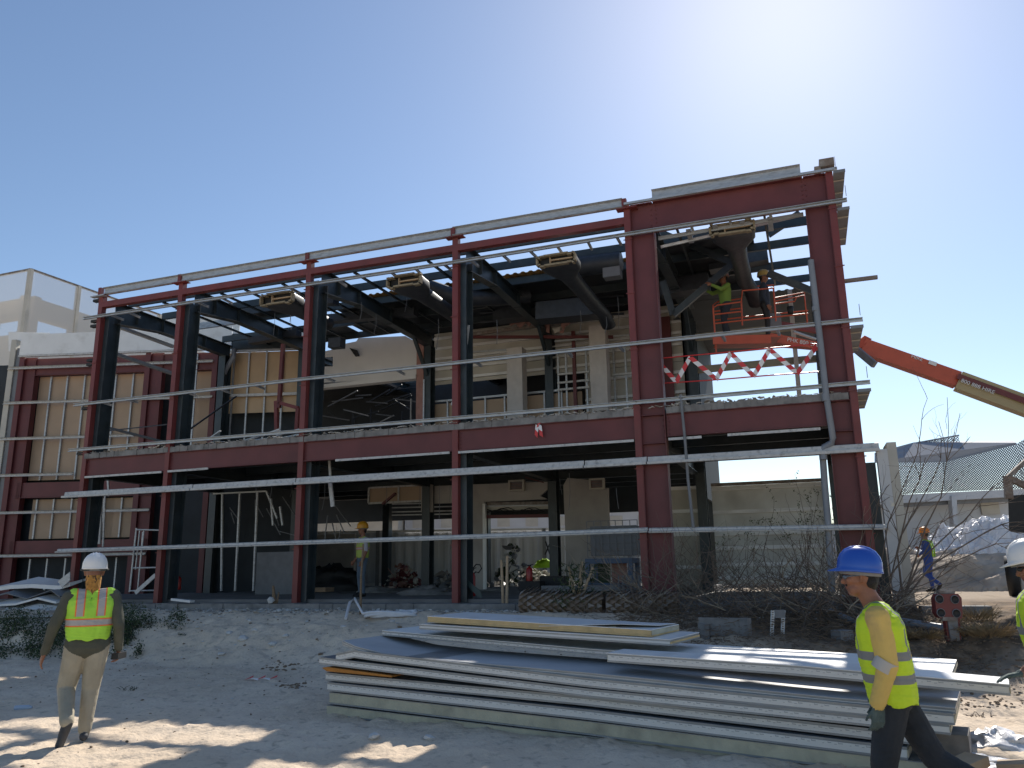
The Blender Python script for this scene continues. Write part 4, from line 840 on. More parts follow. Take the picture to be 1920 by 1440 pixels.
# ================================================================ PEOPLE
def capsule(bm_v, bm_f, p1, p2, r1, r2, n=14, flat=None):
    p1 = np.asarray(p1, float); p2 = np.asarray(p2, float); d = p2 - p1; Lh = np.linalg.norm(d); d = d / max(Lh, 1e-6)
    a, b = frame(d, (0, 1, 0.001)) if abs(d[1]) < .9 else frame(d, (1, 0, 0.001))
    sa, sb = flat if flat else (1, 1)
    o = len(bm_v); rings = []
    for t in np.linspace(-math.pi / 2, 0, 4)[:]: rings.append((p1 + d * r1 * math.sin(t), r1 * max(.001, math.cos(t))))
    for t in np.linspace(0, math.pi / 2, 4)[:]: rings.append((p2 + d * r2 * math.sin(t), r2 * max(.001, math.cos(t))))
    for c, r in rings:
        for j in range(n): th = 2 * math.pi * j / n; bm_v.append(c + a * math.cos(th) * r * sa + b * math.sin(th) * r * sb)
    for i in range(len(rings) - 1):
        for j in range(n): bm_f.append((o + i * n + j, o + i * n + (j + 1) % n, o + (i + 1) * n + (j + 1) % n, o + (i + 1) * n + j))
    bm_f.append(tuple(o + j for j in range(n - 1, -1, -1))); bm_f.append(tuple(o + (len(rings) - 1) * n + j for j in range(n)))
def blob(prims, vox, smooth_it=4, wr=0., seed=0):
    """one continuous skin over tapered capsules (p1,p2,r1,r2,key,flat); returns verts, faces, key per face"""
    v, f = [], []
    for p in prims: capsule(v, f, p[0], p[1], p[2], p[3], flat=p[5] if len(p) > 5 else None)
    me = bpy.data.meshes.new('tmp'); me.from_pydata([tuple(x) for x in v], [], f); o = bpy.data.objects.new('tmp', me); COL.objects.link(o)
    m = o.modifiers.new('r', 'REMESH'); m.mode = 'VOXEL'; m.voxel_size = vox
    s = o.modifiers.new('s', 'SMOOTH'); s.iterations = smooth_it; s.factor = .5
    dg = bpy.context.evaluated_depsgraph_get(); dg.update(); e = bpy.data.meshes.new_from_object(o.evaluated_get(dg)); bpy.data.objects.remove(o)
    n = len(e.vertices); co = np.empty(n * 3); e.vertices.foreach_get('co', co); co = co.reshape(-1, 3)
    fs = [tuple(p.vertices) for p in e.polygons]; cen = np.array([co[list(q)].mean(0) for q in fs])
    best = np.full(len(cen), 1e9); key = np.zeros(len(cen), int); keys = []
    for p in prims:
        a, b = np.asarray(p[0], float), np.asarray(p[1], float); ab = b - a; t = np.clip(((cen - a) @ ab) / max(1e-9, ab @ ab), 0, 1)
        fl = 1. if len(p) < 6 or p[5] is None else (p[5][0] + p[5][1]) / 2
        d = np.linalg.norm(cen - (a + t[:, None] * ab), axis=1) - (p[2] + (p[3] - p[2]) * t) * fl
        k = p[4]; 
        if k not in keys: keys.append(k)
        w_ = d < best; best[w_] = d[w_]; key[w_] = keys.index(k)
    if wr > 0:
        nn = vn3(co[:, 0] * 14, co[:, 1] * 14, co[:, 2] * 9, seed) + .5 * vn3(co[:, 0] * 34, co[:, 1] * 34, co[:, 2] * 22, seed + 3)
        nv = np.zeros_like(co); e.vertices.foreach_get('normal', (q := np.empty(n * 3))); nv = q.reshape(-1, 3); co = co + nv * (nn * wr)[:, None]
    bpy.data.meshes.remove(e)
    return co, fs, [keys[k] for k in key]
def put(name, data, mats, order, parent, xf):
    co, fs, keys = data; c = MB(); R, o = xf; c.v = [tuple(x) for x in (co @ R.T + o)]; c.f = fs; c.m = [order.index(k) for k in keys]; c.sm = [True] * len(fs)
    return obj(name, c, mats, parent)
def hand(wr, d, palm, side, L_=.18, curl=.5, k='glove', spread=.018):
    """palm plus five separate fingers; wr wrist point, d direction of the hand, palm normal (towards which fingers curl), side: direction of the thumb"""
    d = nrm(d); palm = nrm(palm - d * (np.asarray(palm) @ d)); s = nrm(side - d * (np.asarray(side) @ d) - palm * (np.asarray(side) @ palm)); out = []
    pl = L_ * .5
    for q in (-.03, -.01, .012, .032): out.append((wr + s * q * .7, wr + d * pl + s * q, .015, .012, k))
    for i, (q, ln) in enumerate(((.033, .42), (.011, .46), (-.011, .43), (-.032, .34))):
        b0 = wr + d * pl + s * q; a = curl * (1 + .12 * i); p = b0; dd = d; r = .0095
        for j, fr in enumerate((.45, .3, .25)):
            dd = nrm(dd * math.cos(a * .7) + palm * math.sin(a * .7)) if True else dd
            pn = p + dd * L_ * ln * fr; out.append((p, pn, r, r - .0008, k)); p = pn; r -= .0008
    t0 = wr + d * pl * .35 + s * .028; t1 = t0 + nrm(s * .8 + d * .8 + palm * .25) * L_ * .22; t2 = t1 + nrm(d + palm * .5 + s * .15) * L_ * .18
    out += [(t0, t1, .0135, .011, k), (t1, t2, .011, .009, k)]
    return out
def rotz(a): return np.array([[math.cos(a), -math.sin(a), 0], [math.sin(a), math.cos(a), 0], [0, 0, 1.]])
def helmet(T, hc, R, o, m, tilt=0., peak=True, logo=None, s=1.):
    """hc centre of the head in body coordinates, +Y is forward"""
    Rt = np.array([[1, 0, 0], [0, math.cos(tilt), -math.sin(tilt)], [0, math.sin(tilt), math.cos(tilt)]])
    c = MB(); n = 36; prof = [(.141, -.033), (.135, -.022), (.134, 0), (.131, .03), (.118, .07), (.092, .105), (.055, .128), (.02, .136), (0, .137)]
    vs = []
    for r, z in prof:
        for j in range(n):
            t = 2 * math.pi * j / n; x, y = r * math.cos(t) * .9 * s, r * math.sin(t) * 1.1 * s
            if z < -.03 and peak: y += .055 * max(0, math.sin(t)) ** 3; zz = z - .014 * max(0, math.sin(t)) ** 2 + .0
            else: zz = z
            if 0.02 < z and abs(math.cos(t)) < .2: zz += .006
            vs.append((x, y, zz * s))
    fs = [(i * n + j, i * n + (j + 1) % n, (i + 1) * n + (j + 1) % n, (i + 1) * n + j) for i in range(len(prof) - 1) for j in range(n)]
    vs2 = [(x * .96, y * .965, z - .004) for x, y, z in vs]; q = len(vs)
    fs2 = [tuple(q + a for a in reversed(f)) for f in fs] + [(j, q + j, q + (j + 1) % n, (j + 1) % n) for j in range(n)]
    co = np.array(vs + vs2) @ Rt.T + np.array(hc); co = co @ R.T + o; c.add(co, fs + fs2, smooth=True); h = obj('hard_hat', c, m, T)
    # raised rib over the crown
    c = MB()
    for xs in (-.028, 0, .028):
        pts = [np.array([xs, 1.1 * r * math.cos(a) * s, z]) for r, z, a in [(.136 * math.cos(b), .002 + .137 * math.sin(b), 0) for b in np.linspace(.35, math.pi - .35, 14)]]
        pts = [np.array([xs, 1.1 * .13 * math.cos(b) * s, .0 + (.137 - abs(xs) * .12) * math.sin(b) * s]) for b in np.linspace(.3, math.pi - .3, 14)]
        c.tube([(Rt @ p + hc) @ R.T + o for p in pts], .005, 6)
    obj('helmet_rib', c, m, h)
    c = MB(); c.lathe([(.118, -.055), (.122, -.03), (.118, -.02)], (0, 0, 0), 24); v = np.array(c.v) * [.88, 1.08, 1]; c.v = [tuple(x) for x in ((v @ Rt.T + hc) @ R.T + o)]; obj('helmet_band', c, M['conc'] if logo is None else M['grey'], h)
    return h, Rt
def vestmat(name, lime, silver, edge_, mode, zc):
    """zc: (z of the upper band, z of the lower band) in body coordinates stored in attribute-free object space"""
    m = mat(name, lime, .75, var=.08, vs=9, bump=.25, bs=30); t = m.node_tree; n = t.nodes; p = n['Principled BSDF']
    base = p.inputs['Base Color'].links[0].from_socket
    at = n.new('ShaderNodeAttribute'); at.attribute_name = 'body'; s = n.new('ShaderNodeSeparateXYZ'); t.links.new(at.outputs['Vector'], s.inputs[0])
    def op(o, a, b=None, c=None):
        q = n.new('ShaderNodeMath'); q.operation = o
        for i, x in enumerate((a, b, c)):
            if x is None: continue
            if isinstance(x, (int, float)): q.inputs[i].default_value = x
            else: t.links.new(x, q.inputs[i])
        return q.outputs[0]
    X = op('ABSOLUTE', s.outputs[0]); Z = s.outputs[2]
    def band(v, c_, h): return op('LESS_THAN', op('ABSOLUTE', op('SUBTRACT', v, c_)), h)
    sil = None; edg = None
    def orr(a, b): return b if a is None else op('MAXIMUM', a, b)
    for c_, h in zc: sil = orr(sil, band(Z, c_, h)); edg = orr(edg, band(Z, c_, h + .013))
    xc, xh, zlow = mode
    ver = op('MULTIPLY', band(X, xc, xh), op('GREATER_THAN', Z, zlow)); sil = orr(sil, ver)
    edg = orr(edg, op('MULTIPLY', band(X, xc, xh + .013), op('GREATER_THAN', Z, zlow)))
    def mx(f, a, b):
        q = n.new('ShaderNodeMix'); q.data_type = 'RGBA'; t.links.new(f, q.inputs[0])
        if isinstance(a, tuple): q.inputs[6].default_value = (*a, 1)
        else: t.links.new(a, q.inputs[6])
        q.inputs[7].default_value = (*b, 1); return q.outputs[2]
    c = base
    if edge_ is not None: c = mx(edg, c, edge_)
    c = mx(sil, c, silver); t.links.new(c, p.inputs['Base Color']); return m
def bodyattr(ob, co):
    a = ob.data.attributes.new('body', 'FLOAT_VECTOR', 'POINT'); a.data.foreach_set('vector', np.asarray(co, float).ravel())
def person(label, pos, az, J, mats, vox=.009, vest=None, hat=None, hair=True, name='person', legs=True, extra=(), group=None, facing_prims=None, shirt='shirt', wr=.012, hatTilt=0., hands=('skin', 'skin'), hatArgs={}, scale=1.):
    R = rotz(az) * scale; o = np.array(pos, float); T = thing(name, label, 'person', pos, group)
    P_ = []; g = J
    hip, ch, nk, hd = map(np.array, (g['hip'], g['chest'], g['neck'], g['head']))
    yv = np.array([0, 1., 0])
    # torso
    P_ += [(hip + [-.07, 0, -.02], hip + [.07, 0, -.02], .125, .125, 'pants'), (hip + [-.07, 0, -.01], hip + [.07, 0, -.01], g.get('hem', .1) - .02, g.get('hem', .1) - .02, shirt, (1, .9)), (hip + [0, 0, .08], ch + [0, 0, -.1], .145, .155, shirt, (1, .85)), (hip + [-.06, 0, .05], ch + [-.09, 0, 0], .11, .12, shirt), (hip + [.06, 0, .05], ch + [.09, 0, 0], .11, .12, shirt)]
    for s in 'lr':
        sh, el, wrp = (np.array(g[k + s]) for k in ('sh', 'el', 'wr')); kn, an = (np.array(g[k + s]) for k in ('kn', 'an')); hp = hip + np.array([(-.09 if s == 'l' else .09), 0, -.03])
        P_ += [(ch + [0, 0, .06], sh, .085, .068, shirt), (sh, el, .062 * g.get('arm', 1), .05 * g.get('arm', 1), shirt), (el, wrp, .05 * (g.get('arm', 1) if 'sleeve' not in g else 1), .038 * g.get('arm', 1) if 'sleeve' not in g else .034, g.get('sleeve', shirt))]
        P_ += [(hp, kn, .098 * g.get('leg', 1), .07 * g.get('leg', 1), 'pants'), (kn, an + [0, 0, .02], .068 * g.get('leg', 1), .052 * g.get('leg', 1), 'pants'), (an + [0, 0, .03], an, .05, .045, 'shoe')]
        td = nrm(g.get('toe' + s, (0, 1, -.05))); hl = an - td * .05
        P_ += [(hl + [0, 0, -.045], an + td * .16 + [0, 0, -.055], .042, .04, 'shoe', (1, 1)), (an + [0, 0, -.02], an + td * .1 + [0, 0, -.035], .045, .042, 'shoe')]
        dh = nrm(wrp - el) if ('hd' + s) not in g else nrm(g['hd' + s]); hk = hands[0 if s == 'l' else 1]
        P_ += [(wrp - dh * .01, wrp + dh * .03, .03, .026, hk)]
        P_ += hand(wrp + dh * .02, dh, np.array(g.get('pm' + s, (1 if s == 'l' else -1, .2, 0)), float), np.array(g.get('th' + s, (0, 1, 0)), float), curl=g.get('cu' + s, .45), k=hk)
    P_ += [(ch + [0, 0, .1], nk, .07, .06, g.get('neckc', 'skin')), (nk, hd + [0, -.01, -.05], .058, .06, g.get('neckc', 'skin'))]
    # head
    f = nrm(g.get('face', (0, 1, 0))); rt = nrm(np.cross(f, Zv)); upv = np.cross(rt, f); H = lambda a, b, c_: hd + rt * a + f * b + upv * c_
    P_ += [(H(0, -.02, .035), H(0, .015, .035), .083, .08, 'skin'), (H(0, -.035, .0), H(0, .03, -.01), .075, .07, 'skin'), (H(-.022, .035, -.07), H(.022, .035, -.07), .045, .045, 'skin'), (H(0, .02, -.05), H(0, .055, -.085), .05, .028, 'skin'), (H(0, .086, .015), H(0, .108, -.022), .009, .015, 'skin'),
           (H(-.022, .083, .03), H(.022, .083, .03), .013, .013, 'skin'), (H(-.018, .088, -.05), H(.018, .088, -.05), .009, .009, 'lip'), (H(-.014, .084, -.064), H(.014, .084, -.064), .009, .009, 'lip'),
           (H(-.08, -.008, -.015), H(-.083, -.014, .02), .014, .018, 'skin', (1, .5)), (H(.08, -.008, -.015), H(.083, -.014, .02), .014, .018, 'skin', (1, .5)),
           (H(-.05, .06, -.012), H(-.042, .064, -.016), .024, .024, 'skin'), (H(.05, .06, -.012), H(.042, .064, -.016), .024, .024, 'skin')]
    for e in extra: P_.append(e)
    order = ['skin', 'pants', shirt, 'shoe', 'glove', 'lip', 'scarf', 'sleeve2']; mm = [mats.get(k, mats.get('skin')) for k in order]
    body = put('body', blob(P_, vox, 3, wr * .45, 5), mm, order, T, (R, o))
    # hair, brows, beard, glasses
    def acc(nm, pr, m, v=.006): return put(nm, blob([(*q_, 'a') for q_ in pr], v, 2), [m], ['a'], T, (R, o))
    if hair: acc('hair', [(H(0, -.035, .045), H(0, .01, .05), .086, .082), (H(0, -.062, .0), H(0, -.05, -.045), .05, .045), (H(-.03, -.06, -.02), H(.03, -.06, -.02), .045, .045)], M['hair'])
    if g.get('beard'): acc('moustache', [(H(-.026, .084, -.042), H(.026, .084, -.042), .009, .009)], M['hair'], .004)
    if vox < .012:
        for s in (-1, 1):
            c = MB(); c.lathe([(0, -.013), (.009, -.009), (.013, 0), (.009, .009), (0, .013)], (0, 0, 0), 10); v = np.array(c.v) + H(s * .03, .078, .008); c.v = [tuple(x) for x in (v @ R.T + o)]; obj('eye', c, M['eye'], T)
    if g.get('glasses'):
        acc('safety_glasses', [(H(-.06, .085, .01), H(.06, .085, .01), .016, .016), (H(-.062, .08, .014), H(-.085, -.01, .02), .007, .005), (H(.062, .08, .014), H(.085, -.01, .02), .007, .005)], g['glasses'], .004)
    if hat is not None: helmet(T, H(0, -.005, .075), R @ np.eye(3) if True else R, o, hat, tilt=hatTilt, **hatArgs)
    if vest is not None:
        vm, inf, zl = vest; hh = hip + np.array([0, 0, zl])
        VP = [(hh, ch + [0, 0, -.1], .15 + inf, .158 + inf, 'v', (1, .87)), (hh + [-.06, 0, .0], ch + [-.095, 0, .0], .12 + inf, .122 + inf, 'v'), (hh + [.06, 0, 0], ch + [.095, 0, .0], .12 + inf, .122 + inf, 'v'),
              (ch + [-.05, 0, .07], np.array(g['shl']) * .8 + ch * .2 + [0, 0, .035], .082 + inf * .6, .06 + inf * .4, 'v'), (ch + [.05, 0, .07], np.array(g['shr']) * .8 + ch * .2 + [0, 0, .035], .082 + inf * .6, .06 + inf * .4, 'v')]
        d_ = blob(VP, vox, 3, wr, 9); co, fs, ks = d_
        cut = hip[2] + zl - .03; keep = []
        co = co.copy(); low = co[:, 2] < cut + .004; co[low, 2] = cut + (co[low, 2] - cut) * .04 + .012 * np.sin(np.arctan2(co[low, 1], co[low, 0]) * 5)
        vo = put('vest', (co, fs, ks), [vm], ['v'], T, (R, o)); bodyattr(vo, co - np.array([ch[0], ch[1], 0]))
    return T, R, o, H
M['eye'] = mat('eye_dark', (.02, .015, .012), .2)
M['lip'] if False else None
lipm = mat('lips_brown', (.17, .06, .045), .5)
base = dict(hip=(0, 0, .93), chest=(0, 0, 1.3), neck=(0, .0, 1.47), head=(0, .02, 1.62), shl=(-.19, 0, 1.38), shr=(.19, 0, 1.38), ell=(-.24, -.02, 1.1), elr=(.24, -.02, 1.1), wrl=(-.25, .06, .86), wrr=(.25, .06, .86), knl=(-.1, .03, .5), knr=(.1, .03, .5), anl=(-.1, 0, .09), anr=(.1, 0, .09))
def J_(**k): d = dict(base); d.update(k); return d
# --- man walking away, lower left
pl = G_(146, 1388, 0.0); pl = np.array([pl[0], pl[1], GH(pl[0], pl[1])])
silver = (.42, .4, .38)
vm = vestmat('vest_orange_edge', (.42, .75, .06), silver, (.85, .2, .05), (.095, .03, 1.2), [(1.14, .027)])
mk_ = dict(skin=M['skin'], pants=mat('khaki_trousers', (.36, .32, .24), .9, var=.15, vs=7, bump=.5, bs=18), shirt=mat('olive_shirt', (.085, .085, .062), .9, var=.2, vs=9, bump=.5, bs=20), shoe=mat('dark_boots', (.045, .048, .055), .7, var=.4, vs=12), glove=M['skin'], lip=lipm, scarf=mat('orange_scarf', (.4, .19, .04), .85, var=.45, vs=25, col2=(.04, .025, .02), c2s=22, c2t=.58, c2w=.03, bump=.5, bs=30))
T1, R1, o1, H1 = person('man walking away with white hard hat, orange edged lime vest and khaki trousers', pl, math.radians(27), J_(
    chest=(0, -.02, 1.3), head=(.0, .03, 1.62), neckc='scarf', shl=(-.2, -.03, 1.39), shr=(.2, -.03, 1.39), ell=(-.31, -.06, 1.12), elr=(.27, -.09, 1.11), wrl=(-.37, .03, .87), wrr=(.29, .02, .87),
    knl=(-.15, .1, .5), anl=(-.11, -.26, .22), toel=(-.25, .3, -.85), knr=(.07, .06, .5), anr=(.05, .02, .095), toer=(.05, 1, 0), cul=.3, cur=.9, hem=.165, leg=1.22, arm=1.12), mk_, vox=.0075, vest=(vm, .024, .07), hat=M['wpaint'], hair=False, extra=[((0, -.02, 1.47), (0, -.01, 1.57), .068, .076, 'scarf')], wr=.016, hatArgs=dict(s=.98))
c = MB(); hh, _ = None, None
bp = (H1(0, -.142, .075)) @ R1.T + o1
c = MB(); c.lathe([(0, .004), (.022, .004), (.025, 0)], bp, 16, ax=(R1 @ np.array([1., 0, 0]) * 1.0, Zv * .5, -(R1 @ np.array([0, 1., 0])))); obj('helmet_badge', c, mat('blue_badge', (.02, .08, .4), .4), [x for x in T1.children if x.name.startswith('hard_hat')][0])
c = MB(); rp = np.array([.3, .06, .79]) @ R1.T + o1; c.box(rp, (.035, .09, .03)); c.tube([rp + [0, 0, .0], rp + R1 @ np.array([.0, .1, .1])], .008, 6); one('handset', c, M['blk'], 'black two way radio in the right hand of the man walking away', 'radio')
c = MB(); c.tube([np.array(q_) @ R1.T + o1 for q_ in [H1(.125 * math.sin(a), -.115 * math.cos(a) - .005, .035) for a in np.linspace(-1.5, 1.5, 12)]], .011, 6); obj('head_strap', c, M['blk'], T1)
# --- blue helmet worker, right
pb_ = Y_(1664, 1300, 5.3); pb_ = np.array([pb_[0], pb_[1], -.1])
vm2 = vestmat('vest_grey_bands', (.5, .68, .02), (.2, .205, .2), None, (.105, .028, 1.16), [(1.135, .026), (1.0, .026)])
mk2 = dict(skin=M['skin'], pants=mat('dark_jeans', (.018, .022, .028), .85, var=.45, vs=5, bump=.5, bs=22), shirt=mat('yellow_shirt', (.6, .42, .12), .85, var=.12, vs=5, bump=.4, bs=16, col2=(.42, .3, .12), c2s=7, c2t=.66), shoe=M['blk'], glove=mat('grey_green_glove', (.07, .1, .095), .9, var=.3, vs=20, bump=.5, bs=80), lip=lipm)
T2, R2, o2, H2 = person('man in profile with blue hard hat, yellow shirt and lime vest beside the panel stack', pb_, math.radians(64), J_(
    hip=(0, -.03, .92), chest=(0, .0, 1.29), neck=(0, .035, 1.45), head=(0, .085, 1.595), face=(0, 1, .0), shl=(-.18, -.0, 1.36), shr=(.18, .02, 1.36), ell=(-.22, -.03, 1.09), elr=(.22, -.1, 1.1), wrl=(-.21, .05, .87), wrr=(.22, .02, .88), hdl=(0, .1, -1), pml=(.8, .5, 0), thl=(0, 1, .1),
    knl=(-.1, .06, .5), anl=(-.1, .1, .12), knr=(.1, -.22, .52), anr=(.1, -.6, .3), toer=(0, .5, -.7), cul=.6, hem=.148, arm=1.22, leg=1.1, beard=True, glasses=mat('clear_glasses', (.1, .14, .2), .08, alpha=.75)), mk2, vox=.0065, vest=(vm2, .022, -.04), hat=mat('blue_hard_hat', (.02, .085, .42), .22), wr=.016, hands=('glove', 'glove'), hatTilt=.1, hatArgs=dict(s=.94))
# reflective band on the sleeve
c = MB(); a, b = np.array([-.22, -.03, 1.12]), np.array([-.216, .005, 1.06]); c.tube([a @ R2.T + o2, b @ R2.T + o2], .069, 20, r2=.068, cap=False); obj('sleeve_band', c, mat('sleeve_silver', (.4, .39, .37), .5), T2)
# --- white helmet worker reaching in from the right edge
pw_ = Y_(2040, 1300, 5.7); pw_ = np.array([pw_[0], pw_[1], -.02])
hp_ = Y_(1876, 1274, 5.8)
R3 = rotz(math.radians(62)); loc_h = (hp_ - pw_) @ R3
mk3 = dict(mk2); mk3['shirt'] = mat('dark_shirt', (.05, .05, .05), .9); mk3['sleeve2'] = M['skin']; mk3['skin'] = M['skin']
T3, R3, o3, H3 = person('man with white hard hat and dark glasses leaning in from the right edge', pw_, math.radians(62), J_(
    hip=(0, .16, .93), chest=(0, .2, 1.28), neck=(0, .19, 1.43), head=(0, .2, 1.56), face=(0, 1, -.25), shl=(-.17, .2, 1.37), shr=(.17, .2, 1.37), ell=(-.18, .2, 1.02), wrl=tuple(loc_h + np.array([0, -.15, .05])), hdl=(0, 1, -.25), pml=(0, -.2, -1), thl=(1, .2, 0), cul=.25, elr=(.2, -.05, 1.08), wrr=(.16, -.1, .86), sleeve='sleeve2',
    knl=(-.1, .04, .5), knr=(.1, -.08, .5), anr=(.1, -.22, .1), glasses=M['blk']), mk3, vox=.0075, vest=(vm2, .022, .02), hat=M['wpaint'], hatTilt=-.14, hatArgs=dict(s=.94), hands=('glove', 'glove'))
# --- inside worker
pi_ = F_(678, 1112, 1.9); pi_ = np.array([pi_[0], pi_[1], .945])
vm3 = vestmat('vest_faded', (.4, .5, .1), (.5, .4, .35), (.6, .12, .05), (.09, .02, 1.25), [(1.16, .022)])
mk4 = dict(skin=M['skin'], pants=mat('faded_jeans', (.1, .14, .19), .9, var=.2), shirt=mat('pale_shirt', (.42, .4, .42), .9, var=.1), shoe=M['blk'], lip=lipm, sleeve2=M['skin'])
T4, *_ = person('worker with yellow hard hat, pale shirt and faded vest standing on the ground floor', pi_, math.radians(120), J_(face=(.3, 1, 0), elr=(.25, -.05, 1.1), wrr=(.22, .12, .88), sleeve='sleeve2', ell=(-.25, -.0, 1.1), wrl=(-.24, .08, .88)), mk4, vox=.014, vest=(vm3, .02, .04), hat=mat('yellow_hard_hat', (.6, .27, .02), .35), hands=('skin', 'skin'))
# --- orange helmet, blue coverall
po_ = G_(1748, 1108, .75)
mk5 = dict(skin=M['skin'], pants=mat('blue_coverall', (.025, .06, .25), .85, var=.2, vs=5, bump=.4), shirt=mat('blue_coverall_top', (.025, .055, .2), .85, var=.2, vs=5), shoe=M['blk'], lip=lipm)
T5, R5, o5, H5 = person('man in blue coverall and orange hard hat walking away behind the dry branches', (po_[0], po_[1], GH(po_[0], po_[1])), math.radians(50), J_(knl=(-.1, .1, .5), anl=(-.1, -.24, .2), toel=(0, .5, -.7), ell=(-.28, .02, 1.14), wrl=(-.2, .15, 1.05), elr=(.28, .02, 1.16), wrr=(.2, .2, 1.22)), mk5, vox=.014, vest=None, hat=mat('orange_hard_hat', (.8, .25, .02), .4))
c = MB()
for s in (-1, 1): c.tube([np.array(p_) @ R5.T + o5 for p_ in ((s * .1, -.16, .98), (s * .11, -.165, 1.2), (s * .1, -.12, 1.42), (s * .1, .05, 1.45))], .022, 6)
obj('harness_strap', c, M['lime'], T5)
# --- two workers in the basket
fz = Y_(1380, 652, D)[2] + .02
for (x, az, lab, mk6, vst, hcol, kw) in ((1366, 100, 'worker in lime jacket with raised arm at the left end of the orange basket', dict(skin=M['skin'], pants=mat('dark_trousers', (.03, .035, .045), .9), shirt=mat('dull_lime', (.16, .26, .05), .9), shoe=M['blk'], lip=lipm), None, mat('orange_cap', (.45, .18, .06), .5), dict(elr=(.24, .2, 1.3), wrr=(.2, .42, 1.38), ell=(-.24, .2, 1.25), wrl=(-.2, .4, 1.36), knl=(-.1, .12, .52))),
        (1441, 250, 'worker in dark clothes standing at the right end of the orange basket', dict(skin=M['skin'], pants=M['blk'], shirt=mat('navy_shirt', (.03, .04, .06), .9), shoe=M['blk'], lip=lipm), None, mat('yellow_cap', (.5, .33, .08), .5), {})):
    p = Y_(x, 640, D - .45); person(lab, (p[0], p[1], fz), math.radians(az), J_(**kw), mk6, vox=.016, hat=hcol)
# ================================================================ BACKGROUND
M['fence'] = mat('white_hoarding', (.5, .51, .53), .5, var=.08, vs=1)
# corrugated hoarding behind the building
c = MB(); pts = []; x0, x1 = -16., 14.; k = 300
for i in range(k): pts.append((x0 + (x1 - x0) * i / k, 33 + (.05 if (i // 2) % 2 else 0)))
for (xa, ya), (xb, yb) in zip(pts[:-1], pts[1:]): c.add([(xa, ya, .7), (xb, yb, .7), (xb, yb, 3.05), (xa, ya, 3.05), (xa, ya + .01, .7), (xb, yb + .01, .7), (xb, yb + .01, 3.05), (xa, ya + .01, 3.05)], [(0, 1, 2, 3), (7, 6, 5, 4), (3, 2, 6, 7), (0, 4, 5, 1)])
T = thing('site_hoarding', 'white corrugated site fence seen through the open ground floor', 'fence', (0, 33, .7)); obj('corrugated_sheet', c, M['fence'], T)
c = MB(); c.box((-1, 32.9, 3.08), (15, .06, .04)); c.box((-1, 32.9, .95), (15, .05, .1)); obj('rail', c, M['wpaint'], T)
for x in (-9, -5.5, -2.2, 1.2, 4.6): c = MB(); c.box((x, 32.8, 1.9), (.07, .07, 1.2)); obj('post', c, M['grey'], T)
for (x0, x1, y, z, m, lab) in ((-14, -6.3, 44, 4.6, 'cream', 'low cream building beyond the hoarding at the left of the ground floor opening'), (-6.2, 9, 46, 5.0, 'fence', 'low pale grey building beyond the hoarding in the middle of the ground floor opening')):
    T = thing('low_building', lab, 'building', ((x0 + x1) / 2, y, .7)); c = MB(); c.box(((x0 + x1) / 2, y + 3, z / 2 + .35), ((x1 - x0) / 2, 3, z / 2 - .35)); obj('wall', c, M[m], T)
    c = MB(); c.box(((x0 + x1) / 2, y - .2, z + .1), ((x1 - x0) / 2 + .2, .5, .09)); obj('roof', c, M['rust'], T)
    c = MB()
    for i in range(int((x1 - x0) / 1.6)): c = MB(); c.box((x0 + .8 + i * 1.6, y - .02, z - .9), (.35, .03, .25)); obj('window', c, M['cream'], T)
# netted building, upper left
NZ = 17.4; NC = G_(58, 505, NZ); NL = G_(-80, 532, NZ); NR_ = G_(330, 601, NZ); dl = nrm(NL - NC); dr = nrm(NR_ - NC)
T = thing('netted_building', 'unfinished concrete building wrapped in pale netting at the far upper left', 'building', (NC[0], NC[1], .7))
M['netc'] = mat('beige_concrete', (.34, .3, .25), .9, var=.1, vs=.6); M['net'] = mat('debris_netting', (.8, .78, .74), .9, alpha=.62)
for d, ln, inn in ((dl, 12, dr), (dr, 17, dl)):
    c = MB(); a, b = NC + inn * .7 + d * .7, NC + inn * .7 + d * ln
    def slab(za, zb, s0, s1, t=.4):
        p, q = a + d * s0, a + d * s1; c.add([[*p[:2], za], [*q[:2], za], [*q[:2], zb], [*p[:2], zb], [*(p + inn * t)[:2], za], [*(q + inn * t)[:2], za], [*(q + inn * t)[:2], zb], [*(p + inn * t)[:2], zb]], [(0, 1, 2, 3), (7, 6, 5, 4), (3, 2, 6, 7), (0, 4, 5, 1), (1, 5, 6, 2), (4, 0, 3, 7)])
    slab(.7, 14.2, -.3, ln); slab(15.1, 16.2, -.3, ln)
    slab(14.2, 15.1, 2.6, ln, .38); slab(14.2, 15.1, -.25, .3, .38)
    obj('concrete_wall', c, M['netc'], T)
    c = MB(); c.bar(NC, NC + d * (ln + 1), .12, .1); obj('top_rail', c, M['rust'], T)
    for i, s in enumerate(np.arange(0, ln + 1, 2.9)):
        p = NC + d * s
        if s > 0 or d is dl: c = MB(); c.bar([*p[:2], .7], [*p[:2], NZ], .24, .18); obj('post', c, M['cream'], T)
        c = MB(); q = NC + d * (s + 2.9) - inn * .05; p = p - inn * .05; c.add([[*p[:2], 8], [*q[:2], 8], [*q[:2], NZ], [*p[:2], NZ]], [(0, 1, 2, 3)]); obj('netting', c, M['net'], T)
